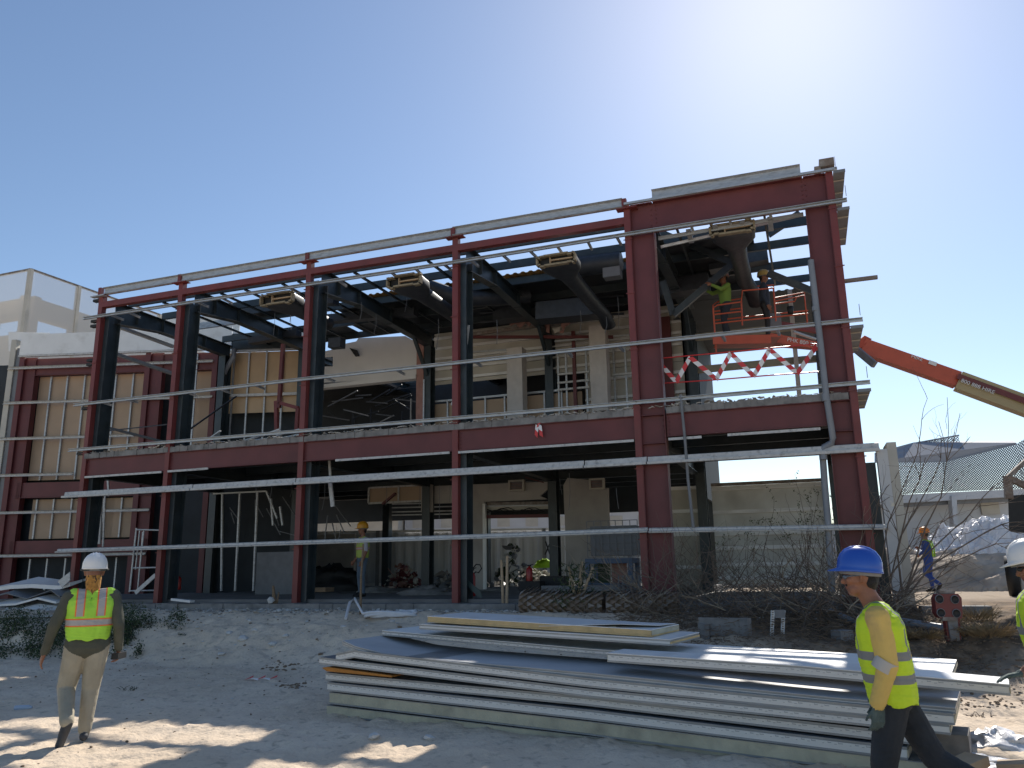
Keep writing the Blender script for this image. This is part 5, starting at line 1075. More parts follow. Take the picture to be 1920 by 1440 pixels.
# right background: screen clad canopy on columns with white walls
YB = 32.
def yb(x, y, d=0.): return Y_(x, y, YB + d)
T = thing('screened_canopy', 'low white building with a lattice screened roof behind the mound on the right', 'building', (18, 32, .7))
c = MB(); c.sheet([yb(1640, 930), yb(1925, 916), yb(1925, 930), yb(1640, 946)], 3, (0, 1, 0)); obj('roof_edge', c, M['fence'], T)
c = MB(); c.sheet([yb(1640, 946, .3), yb(1925, 930, .3), yb(1925, 938, .3), yb(1640, 953, .3)], .3, (0, 1, 0)); obj('gutter', c, M['grey'], T)
c = MB(); c.sheet([yb(1640, 953, 1.2), yb(1925, 938, 1.2), yb(1925, 1060, 1.2), yb(1640, 1060, 1.2)], .2, (0, 1, 0)); obj('wall', c, M['fence'], T)
c = MB(); c.sheet([yb(1838, 942, 1.1), yb(1872, 940, 1.1), yb(1876, 964, 1.1), yb(1842, 965, 1.1)], .05, (0, 1, 0)); obj('opening_board', c, M['cream'], T)
c = MB(); c.sheet([yb(1784, 930, -.1), yb(1794, 930, -.1), yb(1796, 985, -.1), yb(1788, 985, -.1)], .3, (0, 1, 0)); obj('column', c, M['fence'], T)
M['lat'] = mat('screen_light', (.62, .64, .68), .4, .3); M['latd'] = mat('screen_dark', (.2, .21, .25), .6)
c = MB()
def quadgrid(c, A, B, Cc, Dd, nu, nv, w_):
    A, B, Cc, Dd = map(np.asarray, (A, B, Cc, Dd)); P = lambda u, v: (A * (1 - u) + B * u) * (1 - v) + (Dd * (1 - u) + Cc * u) * v
    for i in range(nu):
        for j in range(nv):
            for (a, b), (a2, b2) in (((i, j), (i + 1, j + 1)), ((i + 1, j), (i, j + 1))):
                p, q = P(a / nu, b / nv), P(a2 / nu, b2 / nv); s = nrm(np.cross(q - p, [0, 1, 0])) * w_; c.add([p - s, q - s, q + s, p + s], [(0, 1, 2, 3)])
quadgrid(c, yb(1650, 868), yb(1770, 867), yb(1772, 922), yb(1650, 929), 26, 12, .02); quadgrid(c, yb(1768, 867), yb(1907, 832), yb(1918, 916), yb(1772, 922), 30, 15, .02); quadgrid(c, yb(1907, 832, -.1), yb(1930, 818, -.1), yb(1935, 912, -.1), yb(1918, 916, -.1), 5, 14, .02)
sc = obj('lattice_screen', c, M['latd'], T)
c = MB(); c.sheet([yb(1640, 852, .3), yb(1714, 832, 1.), yb(1900, 829, 1.), yb(1906, 833, .1), yb(1768, 867, .1), yb(1640, 868, .1)], .06, Zv); obj('screen_soffit', c, mat('soffit_grey', (.3, .31, .34), .7), T)
c = MB(); quadgrid(c, yb(1714, 832, 1), yb(1797, 817, 1), yb(1800, 832, 1), yb(1716, 834, 1), 16, 3, .015); c.bar(yb(1714, 831, 1), yb(1798, 816, 1), .05, .05); obj('upper_screen', c, M['latd'], T)
for x, h in ((1655, 60),): c = MB()
# soil mound with plastic cover
def mound(name, cx, cy, rx, ry, h, m, lab, cat, amp, fr, seed, n=90, base=.6):
    xs = np.linspace(-1, 1, n); X, Y = np.meshgrid(xs, xs); r = np.sqrt(X ** 2 + Y ** 2); z = np.clip(1 - r ** 2, 0, 1) ** .7 * h
    z = z + (fbm(X * fr + seed, Y * fr, seed, 5)) * amp * np.clip((1 - r) * 5, 0, 1) + np.abs(fbm(X * fr * 3, Y * fr * 3, seed + 2, 3)) * amp * .5 * (r < 1)
    c = MB(); c.v = list(zip((cx + X * rx).ravel(), (cy + Y * ry).ravel(), (base + z).ravel())); c.f = [(j * n + i, j * n + i + 1, (j + 1) * n + i + 1, (j + 1) * n + i) for j in range(n - 1) for i in range(n - 1) if r[j, i] < 1.05]; c.m = [0] * len(c.f); c.sm = [False] * len(c.f)
    return one(name, c, m, lab, cat)
M['soilm'] = mat('mound_soil', (.42, .34, .26), .95, var=.3, vs=1.5, bump=.5, bs=8, col2=(.5, .42, .34), c2s=1, c2t=.5)
mound('soil_mound', 16.2, 26.5, 5.2, 3.0, 1.45, M['soilm'], 'brown earth mound under the white plastic on the right', 'mound', .7, 3, 4)
mound('soil_mound', 12.6, 27.5, 1.9, 1.8, 1.5, M['soilm'], 'smaller pale earth mound right of the white end panel', 'mound', .6, 3, 9)
mound('plastic_heap', 16.6, 26.8, 3.7, 2.0, 1.3, mat('plastic_cover', (.8, .78, .77), .4, var=.12, vs=3, bump=.6, bs=10), 'heap of crumpled white plastic sheeting on top of the brown earth mound', 'plastic heap', .75, 6, 17, n=120, base=1.55)
# machine at the right edge
T = thing('site_machine', 'black wheeled machine with a jointed arm, partly hidden at the right picture edge', 'machine', Y_(1905, 1100, 21))
ym = lambda x, y, d=0: Y_(x, y, 21 + d)
c = MB(); c.sheet([ym(1890, 930), ym(1940, 925), ym(1945, 1000), ym(1892, 995)], 1.2, (.55, .83, 0)); obj('body', c, M['blk'], T)
for a, b, r in (((1889, 895), (1925, 862), .05), ((1889, 895), (1930, 915), .07), ((1888, 893), (1892, 935), .09)): c = MB(); c.bar(ym(*a), ym(*b), r * 2, r * 2); obj('arm_link', c, M['rust'], T)
c = MB(); c.lathe([(.2, -.14), (.48, -.14), (.52, 0), (.48, .14), (.2, .14)], ym(1900, 1080, -.6), 24, ax=(np.array([.55, .83, 0]), Zv, np.array([.83, -.55, 0]))); w_ = obj('wheel', c, M['blk'], T)
c = MB(); c.lathe([(0, -.1), (.2, -.1), (.22, 0), (.2, .1), (0, .1)], ym(1900, 1080, -.6), 16, ax=(np.array([.55, .83, 0]), Zv, np.array([.83, -.55, 0]))); obj('rim', c, M['grey'], w_)
# ================================================================ CLUTTER
def bgp(x, y): return gp(x, y)
def fl(x, y, z=.945): return G_(x, y, z)
# rubble strip along the footing (stuff) and larger lumps (things)
c = MB()
for k in range(1500):
    u = RNG.uniform(-13.5, 8.5); n_ = -.35 - abs(RNG.normal(0, .5)); p = L(u, n_, 0); s = RNG.uniform(.015, .06)
    z = GH(p[0], p[1])
    if RNG.random() < .5: c.rock((p[0], p[1], z + s * .2), s, flat=.5, m=int(RNG.random() < .35))
    else: c.chip((p[0], p[1], z + .005), s * 1.6, s, .01, m=int(RNG.random() < .5), tilt=.35)
one('rubble', c, [M['rub'], M['rubw']], 'small rubble and broken board pieces strewn along the foot of the building', 'rubble', kind='stuff')
c = MB()
for k in range(900):
    x, y = RNG.uniform(-8, 2.5), RNG.uniform(6.8, 15.6); n_ = uvz((x, y, 0))[1]
    if n_ > -5 and RNG.random() < .0 or (n_ < -6 and RNG.random() < .6): continue
    if -2.6 < x < 5 and y < 11.2: continue
    s = RNG.uniform(.006, .02) * (1.6 if RNG.random() < .12 else 1); z = GH(x, y); c.rock((x, y, z + s * .2), s, m=int(RNG.random() < .2), flat=.6)
for k in range(1300):
    p = gp(RNG.uniform(1720, 1930), RNG.uniform(1150, 1330)) if k % 2 else L(RNG.uniform(5, 9.5), RNG.uniform(-3.5, -.3), 0); s = RNG.uniform(.01, .035); c.rock((p[0], p[1], GH(p[0], p[1])), s, m=2, flat=.6)
for k in range(260):
    p = L(RNG.uniform(-9, 1), RNG.uniform(-3.6, -.6), 0); s = abs(RNG.normal(0, .022)) + .008; c.rock((p[0], p[1], GH(p[0], p[1]) + s * .2), s, m=int(RNG.random() < .6), flat=.5)
one('pebbles', c, [M['soil'], M['rubw'], M['soil']], 'scattered small stones and clods on the sand', 'pebbles', kind='stuff')
for (x, y, s, lab) in ((415, 1232, .07, 'white plaster lump on the sand slope, nearest the shaded foot of the bank'), (430, 1192, .08, 'grey white broken lump in the middle of the sand bank'), (478, 1186, .06, 'flat pale shard right of the middle of the sand bank'), (536, 1197, .06, 'rounded white lump on the right part of the sand bank'), (512, 1211, .07, 'dull shard below the rounded white lump on the bank'), (455, 1203, .09, 'wide grey lump lying low in the middle of the bank'), (700, 1386, .05, 'small white chip on the shaded sand in front of the panels'), (803, 1386, .06, 'white paper like chip under the long panels')):
    p = gp(x, y); s *= 1.4; c = MB(); c.rock(p + Zv * s * .25, s, flat=.55); one('plaster_lump', c, M['rubw'], lab, 'rubble', 'pale lumps on the sand')
for (x0, y0, w_, lab) in ((545, 1285, .22, 'brown clod of caked earth at the left of the panel stack'), (520, 1252, .3, 'low earth clod at the foot of the bank left of the panels')):
    p = gp(x0, y0); c = MB()
    for k in range(40): q_ = p + np.array([RNG.normal(0, w_ * .6), RNG.normal(0, w_ * .5), 0]); q_[2] = GH(q_[0], q_[1]); c.rock(q_, RNG.uniform(.015, .05), flat=.6)
    one('earth_clods', c, M['soil'], lab, 'earth', kind='stuff')
p = gp(478, 1276); c = MB()
for i in range(5):
    a = p + np.array([i * .09 - .15, .0, .02 + .02 * (i % 2)]); b = a + np.array([.11, .02 * (-1) ** i, .03 * (-1) ** i]); c.sheet([a, b, b + np.array([0, .05, .02]), a + np.array([0, .05, .0])], .004, Zv, m=i % 2)
one('tape_scrap', c, [M['tr'], M['tw']], 'scrap of red and white tape half buried at the foot of the sand bank', 'tape')
p = gp(28, 1330); c = MB(); c.tube([p + [0, 0, .04], p + [.07, .0, .04], p + [.16, .02, .04], p + [.2, .02, .04]], [.03, .035, .033, .013], 10); one('crushed_bottle', c, mat('clear_plastic', (.45, .52, .62), .15, alpha=.85), 'crushed clear plastic bottle at the left edge of the sand', 'bottle')
for (x, y, lab) in ((240, 1292, 'small green brown plant scrap lying right of the walking man'), (1840, 1345, 'dry root lying on the sand at the right'), (345, 1192, 'small dark leaf clump in the upper part of the sand bank')):
    p = gp(x, y); c = MB()
    for k in range(14): a = p + np.array([RNG.uniform(-.12, .12), RNG.uniform(-.05, .05), .01]); b = a + np.array([RNG.uniform(-.08, .08), RNG.uniform(-.04, .04), RNG.uniform(.01, .06)]); c.tube([a, (a + b) / 2 + [0, 0, .01], b], .005, 5, r2=.002)
    one('plant_scrap', c, M['leaf2'] if x < 1000 else M['twig'], lab, 'plant scrap')
# green creeping plants (stuff)
c = MB()
def leaf(c, p, ln, wd, d, up_, m=0):
    d = nrm(d); s = nrm(np.cross(d, up_)) * wd; c.add([p, p + d * ln * .5 + s + np.asarray(up_) * ln * .06, p + d * ln, p + d * ln * .5 - s + np.asarray(up_) * ln * .06], [(0, 1, 2, 3)], m)
GT = {}
def gpt(x, y):                                                 # ground points on a coarse table, jittered
    k_ = (round(x / 3), round(y / 2))
    if k_ not in GT: GT[k_] = gp(k_[0] * 3, k_[1] * 2)
    q = GT[k_]; a = q[0] + RNG.normal(0, .03); b = q[1] + RNG.normal(0, .06); return (a, b, float(gh(a, b, False)))
for k in range(22000):
    if k % 5 < 3: x, y = RNG.uniform(-40, 130), RNG.uniform(1148, 1238)
    elif k % 5 == 3: x, y = RNG.uniform(200, 345), RNG.uniform(1140, 1182)
    else: x, y = RNG.uniform(205, 265), RNG.uniform(1175, 1232)
    if float(fbm(x * .03, y * .08, 61, 3)) < -.1 + (.0 if k % 5 == 3 else .02): continue
    g0 = gpt(x, y); h = RNG.random() ** 1.5 * .17; p = np.array([g0[0], g0[1], g0[2] + h]); leaf(c, p, RNG.uniform(.025, .06), RNG.uniform(.008, .018), RNG.normal(size=3) + [0, 0, .3], nrm(RNG.normal(size=3) * .5 + Zv), int(RNG.random() < .4))
one('ground_cover', c, [M['leaf2'], M['leaf']], 'low dark green creeping plants on the sand at the left', 'plants', kind='stuff')
# scrap sheet heap, left
def scrapsheet(pts, n0, wd, m, lab, sag=.0, th=.02):
    c = MB(); k = len(pts)
    W0 = [F_(x, y, n0) for x, y in pts]; vs = []
    for i, p in enumerate(W0): vs += [p, p + Nv * wd + Zv * (.12 + .08 * math.sin(i * 1.7)), p - Zv * th, p + Nv * wd + Zv * (.1 + .08 * math.sin(i * 1.7))]
    fs = []
    for i in range(k - 1): q = i * 4; fs += [(q, q + 4, q + 5, q + 1), (q + 2, q + 3, q + 7, q + 6), (q, q + 2, q + 6, q + 4), (q + 1, q + 5, q + 7, q + 3)]
    fs += [(0, 1, 3, 2), (4 * k - 4, 4 * k - 2, 4 * k - 1, 4 * k - 3)]; c.add(vs, fs); return one('scrap_sheet', c, m, lab, 'metal sheet', 'scrap sheets heaped at the left')
scrapsheet([(-20, 1103), (20, 1097), (60, 1095), (110, 1098), (132, 1092)], -.2, .8, M['wpaint'], 'long white curved scrap sheet on top of the heap at the left edge', th=.1)
scrapsheet([(-20, 1120), (12, 1112), (50, 1122), (95, 1106), (112, 1118)], -.4, .7, M['grey'], 'grey folded scrap sheet just under the white one in the left heap')
scrapsheet([(-20, 1134), (30, 1131), (70, 1120), (105, 1128)], -.5, .6, M['wpaint'], 'white bent scrap sheet with a dark underside in the middle of the left heap', th=.05)
scrapsheet([(-20, 1146), (40, 1143), (92, 1141)], -.55, .5, M['galv'], 'dull steel scrap sheet near the bottom of the left heap', th=.07)
scrapsheet([(0, 1152), (45, 1149), (96, 1147)], -.75, .4, M['wpaint'], 'flat pale strip of sheet in front of the left heap', th=.05)
c = MB(); c.sheet([F_(108, 1090, -.3), F_(131, 1072, -.3), F_(131, 1088, -.3), F_(116, 1102, -.3)], .02, Nv); one('scrap_sheet', c, M['galv'], 'bent metal corner sticking up at the right end of the left heap', 'metal sheet', 'scrap sheets heaped at the left')
for k, (x, y, w_) in enumerate(((95, 1158, .5), (60, 1165, .4), (35, 1158, .45), (120, 1150, .35))):
    p = gp(x, y); c = MB(); a = RNG.uniform(-.3, .3); c.box(p + Zv * .03, (w_, .1, .02), (np.array([math.cos(a), math.sin(a), 0]), np.array([-math.sin(a), math.cos(a), 0]), Zv)); one('loose_board', c, M['rub'] if k % 2 else M['galv'], ('grey flat board lying right below the left scrap heap', 'brownish board lying lowest below the left scrap heap', 'grey board at the left below the scrap heap', 'short brownish board nearest the front post below the heap')[k], 'board')
# interior heaps and objects
def heap(x, y, n_, w_, h, k, ms, lab, z=.95, name='rubble_heap'):
    q = F_(x, y, n_); u = uvz(q)[0]; c = MB()
    for i in range(k):
        t = RNG.normal(0, .4); hh = h * max(0, 1 - abs(t)) * RNG.random(); p = L(u + t * w_, n_ + RNG.normal(0, .3), z + hh)
        (c.rock(p, RNG.uniform(.05, .16), m=int(RNG.integers(0, len(ms)))) if i % 2 else c.chip(p, RNG.uniform(.1, .3), RNG.uniform(.06, .2), .02, m=int(RNG.integers(0, len(ms))), tilt=.8))
    return one(name, c, ms, lab, 'rubble', kind='stuff')
heap(990, 1070, 12.5, 1.6, .6, 260, [M['rubw'], M['rub'], M['white']], 'pale rubble heap lit by the sun beyond the middle ground floor opening')
heap(760, 1065, 10, .8, .9, 130, [M['red2'], M['pink'], M['cream']], 'red brown scrap heap between two dark inner columns', z=.95)
heap(836, 1080, 9, .6, .5, 120, [M['grey'], M['rub']], 'dark grey rubble heap left of the middle front post')
heap(960, 1040, 11, .8, 1.5, 120, [M['leaf2'], M['grey'], M['white']], 'tall tangled dark debris pile in the middle opening')
c = MB(); crumple(c, L(*uvz(F_(618, 1085, 6))[:2], .93), 1.0, .5, .85, 23, n=20); one('black_tarp', c, M['blk'], 'big black sheeting heap behind the third front post', 'tarpaulin')
c = MB(); crumple(c, L(*uvz(F_(1022, 1062, 12))[:2], 1.55), .35, .2, .3, 29, n=16); one('yellow_garment', c, M['lime'], 'bright yellow green garment on the sunlit rubble', 'garment')
for (x, y, n_, r, s, lab) in ((705, 1092, 5, .5, 31, 'grey dust heap at the feet of the worker inside'), (800, 1100, 3, .6, 33, 'low grey debris heap by the slim inner column'), (930, 1088, 6, .35, 37, 'grey plastic bag slumped in front of the sunlit rubble')):
    c = MB(); crumple(c, L(*uvz(F_(x, y, n_))[:2], .9), r, r * .7, r * .45, s, n=18); one('dust_heap', c, M['conc'], lab, 'heap')
# cage on blue frame
u0, u1, z0, z1 = RF(1101, 976, 1196, 1045, 3.0)
T = thing('wire_cage_tank', 'grey wire caged tank standing on the blue steel frame inside, left of the portal column', 'cage', L((u0 + u1) / 2, 3.5, z0))
c = MB(); c.bx(u0 + .06, u1 - .06, 3.08, 3.95, z0 + .04, z1 - .12); obj('tank', c, mat('grey_tank', (.14, .15, .165), .5, var=.15), T)
c = MB()
for i in range(8): u = u0 + (u1 - u0) * i / 7; c.bx(u - .008, u + .008, 3.0, 3.016, z0, z1)
obj('upright_bars', c, M['grey'], T); c = MB()
for i in range(6): z = z0 + (z1 - z0) * i / 5; c.bx(u0, u1, 3.018, 3.034, z - .008, z + .008)
obj('cross_bars', c, M['grey'], T)
a0, a1, b0, b1 = RF(1098, 1045, 1186, 1100, 3.0)
T = thing('blue_steel_frame', 'blue steel table frame carrying the wire caged tank', 'frame', L((a0 + a1) / 2, 3.4, .95))
c = MB(); c.bx(a0, a1, 2.98, 3.9, z0 - .14, z0 - .02); obj('top_frame', c, M['blue'], T)
for u in (a0, a1 - .1):
    for n_ in (2.98, 3.8): c = MB(); c.bx(u, u + .1, n_, n_ + .1, .95, z0 - .14); obj('leg', c, M['blue'], T)
c = MB(); c.bx(a0 + .1, a1 - .1, 3.0, 3.08, 1.1, 1.2); obj('lower_rail', c, M['blue'], T)
for x0, x1, m, lab in ((1121, 1144, 'leaf2', 'dark green board leaning inside the blue steel frame'), (1147, 1175, 'pink', 'reddish brown board leaning inside the blue steel frame')):
    a, b, zz0, zz1 = RF(x0, 1052, x1, 1082, 3.4); c = MB(); c.bx(a, b, 3.4, 3.44, .95, zz1); one('leaning_board', c, M[m], lab, 'board')
a, b, zz0, zz1 = RF(1160, 1079, 1198, 1110, 1.2)
T = thing('wire_crate', 'grey wire crate on the ground slab beside the portal column', 'crate', L((a + b) / 2, 1.4, .9)); c = MB()
for i in range(6): u = a + (b - a) * i / 5; c.bx(u - .012, u + .012, 1.2, 1.22, .9, zz1); c.bx(u - .008, u + .008, 1.7, 1.715, .9, zz1)
obj('upright_bars', c, M['grey'], T); c = MB()
for i in range(6): z = .91 + (zz1 - .92) * i / 5; c.bx(a, b, 1.222, 1.236, z - .006, z + .006); c.bx(a, b, 1.716, 1.73, z - .006, z + .006)
obj('cross_bars', c, M['grey'], T)
for (x, yb_, h, n_, hose, lab) in ((993, 1092, .42, 3.0, 0, 'small red fire extinguisher standing on black boxes in the middle of the ground floor'), (885, 1118, .6, .8, 1, 'red fire extinguisher with a looped black hose right of the middle front post'), (333, 1106, .4, 1.5, 0, 'dark red fire extinguisher in the second bay near the left dark column')):
    p = F_(x, yb_, n_); z = p[2]; T = thing('fire_extinguisher', lab, 'fire extinguisher', p, 'fire extinguishers')
    c = MB(); c.lathe([(0, 0), (.075, .0), (.08, .03), (.08, h * .72), (.06, h * .82), (.025, h * .87), (.025, h * .92), (0, h * .92)], p, 16); obj('cylinder', c, M['ext'], T)
    c = MB(); c.box(p + [0, 0, h * .95], (.05, .02, .02)); c.bar(p + [0, 0, h * .97], p + [.1, 0, h * 1.02], .02, .02); obj('valve', c, M['blk'], T)
    if hose: c = MB(); c.tube([F_(x, 1080, n_), F_(892, 1072, n_), F_(897, 1074, n_), F_(903, 1066, n_), F_(900, 1059, n_), F_(893, 1058, n_), F_(888, 1064, n_), F_(886, 1072, n_)], .014, 6); obj('hose', c, M['blk'], T)
for (x0, y0, x1, y1, n_, m, lab) in ((972, 1090, 1012, 1107, 2.4, 'blk', 'flat black box on the ground slab under the small extinguisher'), (1012, 1080, 1058, 1098, 3.2, 'blk', 'long black box right of the small extinguisher'), (1015, 1098, 1160, 1108, 2., 'grey', 'low grey plinth running along in front of the blue frame'), (575, 1102, 610, 1110, 1.4, 'wood', 'short brown timber lying beside the third front post')):
    a, b, zz0, zz1 = RF(x0, y0, x1, y1, n_); c = MB(); c.bx(a, b, n_, n_ + .4, max(zz0, .94), max(zz1, 1.0)); one('storage_box', c, M[m], lab, 'box')
c = MB(); c.sheet([F_(869, 1050, .3), F_(873, 1045, .3), F_(869, 1068, .3), F_(873, 1085, .3), F_(900, 1107, .3), F_(904, 1120, .3), F_(897, 1120, .3), F_(868, 1090, .3), F_(863, 1068, .3)], .02, Nv); one('bent_plate', c, mat('dark_green_plate', (.03, .055, .055), .5), 'bent dark green plate leaning at the foot of the middle front post', 'plate')
# scaffold frame, left bay
T = thing('scaffold_frame', 'grey tube scaffold frame leaning in the first bay beside the second front post', 'scaffold', F_(250, 1110, .3))
for pts, r in ((((256, 990), (243, 1110)), .025), (((262, 995), (254, 1068)), .018), (((270, 995), (262, 1068)), .018), (((268, 997), (258, 1110)), .02)): c = MB(); c.tube([F_(x, y, .35) for x, y in pts], r, 8); obj('upright_tube', c, M['galv'], T)
for pts in (((256, 993), (300, 994)), ((250, 1065), (296, 1064)), ((243, 1108), (292, 1107))): c = MB(); c.tube([F_(x, y, .35) for x, y in pts], .022, 8); obj('cross_tube', c, M['galv'], T)
c = MB(); c.bar(F_(254, 1112, .1), F_(292, 1078, .1), .03, .1); one('loose_plank', c, M['galvd'], 'pale plank propped against the second front post at the foot of the scaffold frame', 'plank')
# stakes, stick, stump, hose, palm logs
def stake(pts, r, lab, m='wood2', name='wooden_stake'): 
    b_ = gp(*pts[0]); Yb = b_[1]; c = MB(); k = len(pts); c.tube([b_ - Zv * .05] + [Y_(x, y, Yb) for x, y in pts[1:]], r, 7, r2=r * .8); return one(name, c, M[m], lab, 'stake')
stake([(944, 1142), (940, 1050)], .035, 'left taller of the two wooden stakes in front of the fourth bay'); stake([(950, 1142), (951, 1042)], .035, 'right one of the two wooden stakes in front of the fourth bay')
stake([(676, 1152), (677, 1083), (681, 1020)], .025, 'thin brown stick standing in front of the worker inside', m='wood')
pst = gp(516, 1142); c = MB()
for (x, y, r) in ((512, 1098, .05), (523, 1110, .03), (505, 1120, .04)): c.tube([pst + [0, 0, -.05], Y_(x, y, pst[1])], r * 1.3, 7, r2=r * .5)
one('tree_stump', c, M['wood'], 'splintered brown stump standing by the third front post', 'stump')
c = MB(); c.rock(Y_(508, 1125, pst[1] - .1), .09); one('paper_wad', c, M['rubw'], 'pale torn paper wad against the splintered stump', 'paper')
c = MB(); c.sheet([F_(320, 1122, -.4), F_(357, 1126, -.4), F_(356, 1130, -.4), F_(320, 1126, -.4)], .15, Nv); one('white_panel_scrap', c, M['wpaint'], 'small white panel scrap lying on the footing near the second front post', 'panel scrap')
ph = gp(705, 1160); c = MB(); pts = []
for i in range(120): t = i / 119; a = t * 2 * math.pi * 4.2; pts.append(ph + np.array([.3 + .45 * math.cos(a) * (1 + .15 * math.sin(a * .37)), .24 * math.sin(a), .04 + .05 * (i / 119) + .03 * math.sin(a * 1.7)]))
lead = [gp(648, 1165) + Zv * .03, gp(655, 1150) + Zv * .2, gp(664, 1148) + Zv * .27, gp(680, 1160) + Zv * .08]
c.tube(lead + pts, .03, 8); one('coiled_hose', c, M['plas'], 'white hose in loose coils on the sand behind the panel stack', 'hose')
for (x0, x1, y, r, lab) in ((978, 1132, 1128, .21, 'shaggy palm log lying before the fourth bay, left of the green sprouts'), (1140, 1272, 1135, .2, 'shaggy palm log under the dry branches, right of the green sprouts')):
    a, b = F_(x0, y, -.85), F_(x1, y, -.8); a[2] = GH(a[0], a[1]) + r * .8; b[2] = GH(b[0], b[1]) + r * .8; T = thing('palm_log', lab, 'palm log', a - Zv * r, 'felled palm logs'); c = MB(); c.tube([a, (a + b) / 2, b], r, 16); obj('trunk', c, M['wood'], T)
    c = MB(); d = nrm(b - a); s = nrm(np.cross(d, Zv)); up_ = np.cross(s, d); ln = np.linalg.norm(b - a); k = int(ln / .085)
    for i in range(k):
        for j in range(13):
            t = 2 * math.pi * (j + (i % 2) * .5) / 13; rd = s * math.cos(t) + up_ * math.sin(t); tg = -s * math.sin(t) + up_ * math.cos(t); p = a + d * (i * .085) + rd * r; tip = p + d * (.13 + .03 * RNG.random()) + rd * (.09 + .05 * RNG.random())
            c.add([p - tg * .055, p + tg * .055, p + tg * .03 + d * .06 + rd * .05, tip, p - tg * .03 + d * .06 + rd * .05], [(0, 1, 2, 3, 4)], m=int(RNG.random() < .3))
    obj('bark_scales', c, [mat('brown_bark', (.2, .15, .115), .9, var=.3), mat('grey_bark', (.3, .26, .23), .9)], T)
pz = gp(1083, 1147); T = thing('sprouting_stump', 'cut shrub stump with three stubs and green sprouts behind the panel stack', 'shrub', pz)
c = MB()
for (x, y, r) in ((1091, 1053, .035), (1066, 1062, .03), (1112, 1064, .03)): c.tube([pz, Y_((x + 1083) / 2, 1100, pz[1]), Y_(x, y, pz[1])], r * 1.3, 8, r2=r * .8)
obj('trunk', c, M['wood2'], T); c = MB()
for k in range(420): 
    q_ = Y_(RNG.normal(1082, 18), RNG.uniform(1058, 1145), pz[1] + RNG.normal(0, .15)); leaf(c, q_, RNG.uniform(.1, .2), .012, RNG.normal(size=3) + [0, 0, .4], nrm(RNG.normal(size=3)), int(RNG.random() < .3))
obj('leaves', c, [M['leaf2'], M['leaf']], T)
# dry branch tangle and bare shrub
def branch(c, p, d, ln, r, depth, leafc=None, spread=.5, m=0):
    pts = [np.asarray(p, float)]; d = nrm(d); k = 5
    for i in range(k): d = nrm(d + RNG.normal(size=3) * .13 + np.array([0, 0, .02])); pts.append(pts[-1] + d * ln / k)
    c.tube(pts, r, 5, r2=r * .45, m=m, cap=False)
    if leafc is not None and depth == 0:
        for q_ in pts[2:]:
            for _ in range(2): leaf(leafc, q_ + RNG.normal(size=3) * .02, .05, .012, RNG.normal(size=3), nrm(RNG.normal(size=3)))
    if depth > 0:
        for i in range(3 if depth > 1 else 2):
            j = RNG.integers(2, k + 1); dd = nrm(d + RNG.normal(size=3) * spread); branch(c, pts[j], dd, ln * RNG.uniform(.5, .8), r * .55, depth - 1, leafc, spread, m)
p0 = gp(1655, 1140); c = MB(); lf = MB()
T = thing('bare_shrub', 'tall bare thin branched shrub right of the white end panel', 'shrub', p0)
for (x, y, dpt, r) in ((1700, 960, 2, .018), (1745, 905, 2, .016), (1790, 990, 2, .02), (1845, 1000, 2, .02), (1720, 850, 1, .012), (1640, 985, 2, .014), (1820, 1040, 2, .016), (1690, 1050, 2, .014)):
    q_ = Y_(x, y, p0[1] + RNG.uniform(-.6, .6)); st = p0 + np.array([RNG.uniform(-.25, .45), RNG.uniform(-.3, .3), 0]); mid = (st + q_) / 2 + np.array([-.12, 0, .12]); c.tube([st, mid, q_], r, 6, r2=r * .6); branch(c, q_, q_ - mid, 1.0, r * .7, dpt, None, .45); branch(c, mid, q_ - st + [0.3, 0, 0], .9, r * .6, 2, None, .6)
top = Y_(1775, 865, p0[1]); 
for (x, y) in ((1776, 745), (1800, 775), (1818, 820), (1760, 790), (1790, 810)): q_ = Y_(x, y, p0[1]); c.tube([Y_(1765, 930, p0[1]), top, (top + q_) / 2 + [.03, 0, 0], q_], .009, 5, r2=.004); branch(c, (top + q_) / 2, q_ - top, .35, .004, 1, None, .5)
c.tube([p0 + [.3, 0, 0], Y_(1735, 990, p0[1]), Y_(1765, 930, p0[1])], .018, 6, r2=.01)
obj('branches', c, M['twig'], T)
c = MB(); lf = MB()
for k in range(330):
    x = RNG.uniform(1180, 1690); yb0 = 1120 + (x - 1200) * .02 + RNG.uniform(-14, 55); p = gp(x, yb0); d = np.array([RNG.uniform(-1.2, 1.2), RNG.uniform(-.4, .4), RNG.uniform(.05, .65)]); ln = RNG.uniform(.5, 1.3)
    branch(c, p + Zv * RNG.uniform(0, .28), d, ln, RNG.uniform(.006, .013), 1 if k % 3 else 2, None, .5, int(RNG.random() < .28))
for (x, y) in ((1500, 930), (1530, 950), (1450, 960), (1480, 1000), (1545, 1000), (1420, 1010), (1515, 1020), (1560, 975), (1400, 1060), (1600, 1060), (1350, 1050)):
    q_ = gp(x + RNG.uniform(-60, 60), 1130); e_ = Y_(x, y, q_[1]); m_ = (q_ + e_) / 2 + np.array([RNG.uniform(-.2, .2), 0, .1]); c.tube([q_, m_, e_], .011, 5, r2=.004); branch(c, m_, e_ - q_, .7, .007, 2, lf if x < 1570 else None, .6); branch(c, e_, e_ - m_, .4, .004, 1, lf, .6)
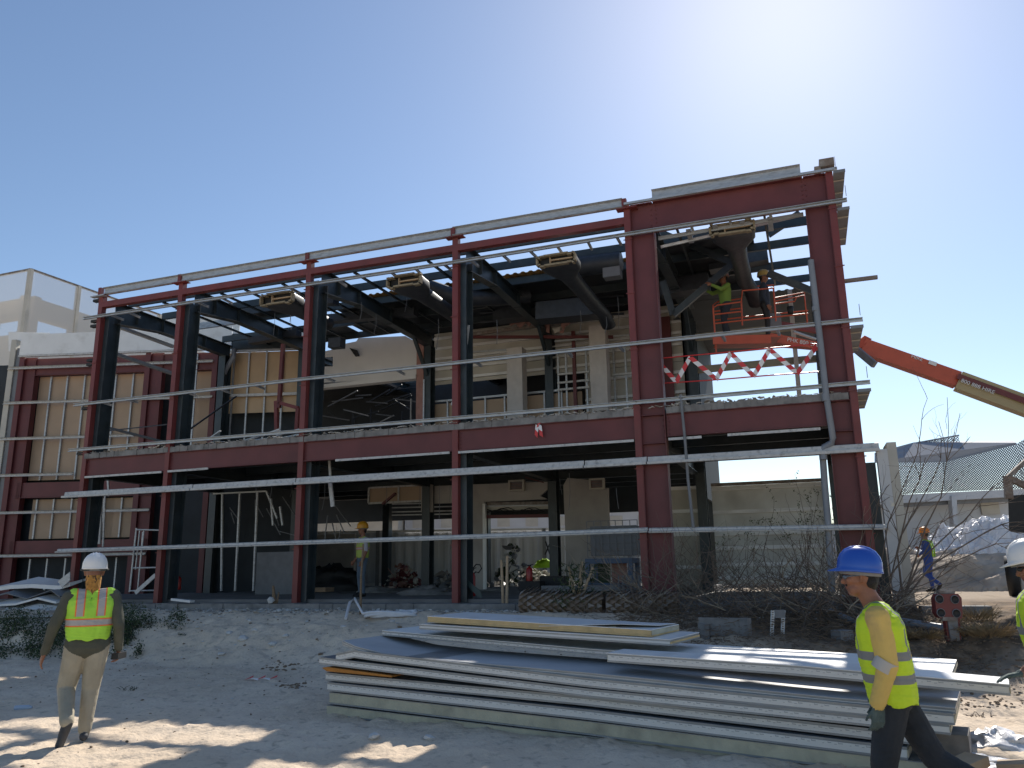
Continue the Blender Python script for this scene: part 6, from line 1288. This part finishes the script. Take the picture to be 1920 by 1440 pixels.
hp = one('dry_branches', c, [M['twig'], M['twigl']], 'tangled heap of dry cut branches in front of the right hand bays', 'branches', kind='stuff')
one('green_twigs', lf, M['leaf'], 'sparse small green leaves left on the cut branches before the right hand bay', 'leaves', kind='stuff')
# leaf litter and dark brush under the branches
c = MB()
for k in range(9000):
    p = gp(RNG.uniform(1180, 1720), RNG.uniform(1085, 1205)) if k % 3 == 0 else L(RNG.uniform(4, 9.3), RNG.uniform(-3.2, -.3), 0); a = RNG.uniform(0, 6.28); ln = RNG.uniform(.03, .14)
    p = np.array([p[0], p[1], GH(p[0], p[1]) + RNG.random() ** 2 * .25]); c.tube([p, p + np.array([math.cos(a) * ln, math.sin(a) * ln, RNG.uniform(-.02, .05)])], .004, 3, cap=False, m=int(RNG.random() < .3))
one('brush_litter', c, [M['wood'], M['twig']], 'dark twig and leaf litter beneath the dry branches', 'litter', kind='stuff')
for (x, y, s, lab) in ((1700, 1205, .16, 'tuft of dry straw left of the red four pad post'), (1740, 1208, .17, 'tuft of dry straw touching the red four pad post'), (1830, 1165, .26, 'flat bundle of dry straw behind the pale kerb block at the right'), (1860, 1205, .26, 'sloping bundle of dry straw at the far right behind the panels'), (1825, 1195, .2, 'dry straw bundle just right of the red four pad post')):
    p = gp(x, y); c = MB()
    for k in range(330): a = RNG.uniform(0, 6.28); rr_ = s * RNG.random() ** .6; q_ = p + np.array([math.cos(a) * rr_, math.sin(a) * rr_ * .7, RNG.random() * s * .4]); d = nrm(np.array([math.cos(a + RNG.normal(0, .5)), math.sin(a), RNG.uniform(.1, 1.2)])); c.tube([q_, q_ + d * s * RNG.uniform(.3, .9)], .003, 3, cap=False)
    one('straw_tuft', c, M['straw'], lab, 'straw', 'dry straw tufts')
# fallen pipe and black kerb strips by the footing
for (x0, x1, y, lab) in ((665, 845, 1139, 'long black strip lying along the foot of the footing between two front posts'),): a, b = gp(x0, y + 2), gp(x1, y); c = MB(); c.bar(a + Zv * .06, b + Zv * .06, .1, .1); one('black_strip', c, M['blk'], lab, 'strip')
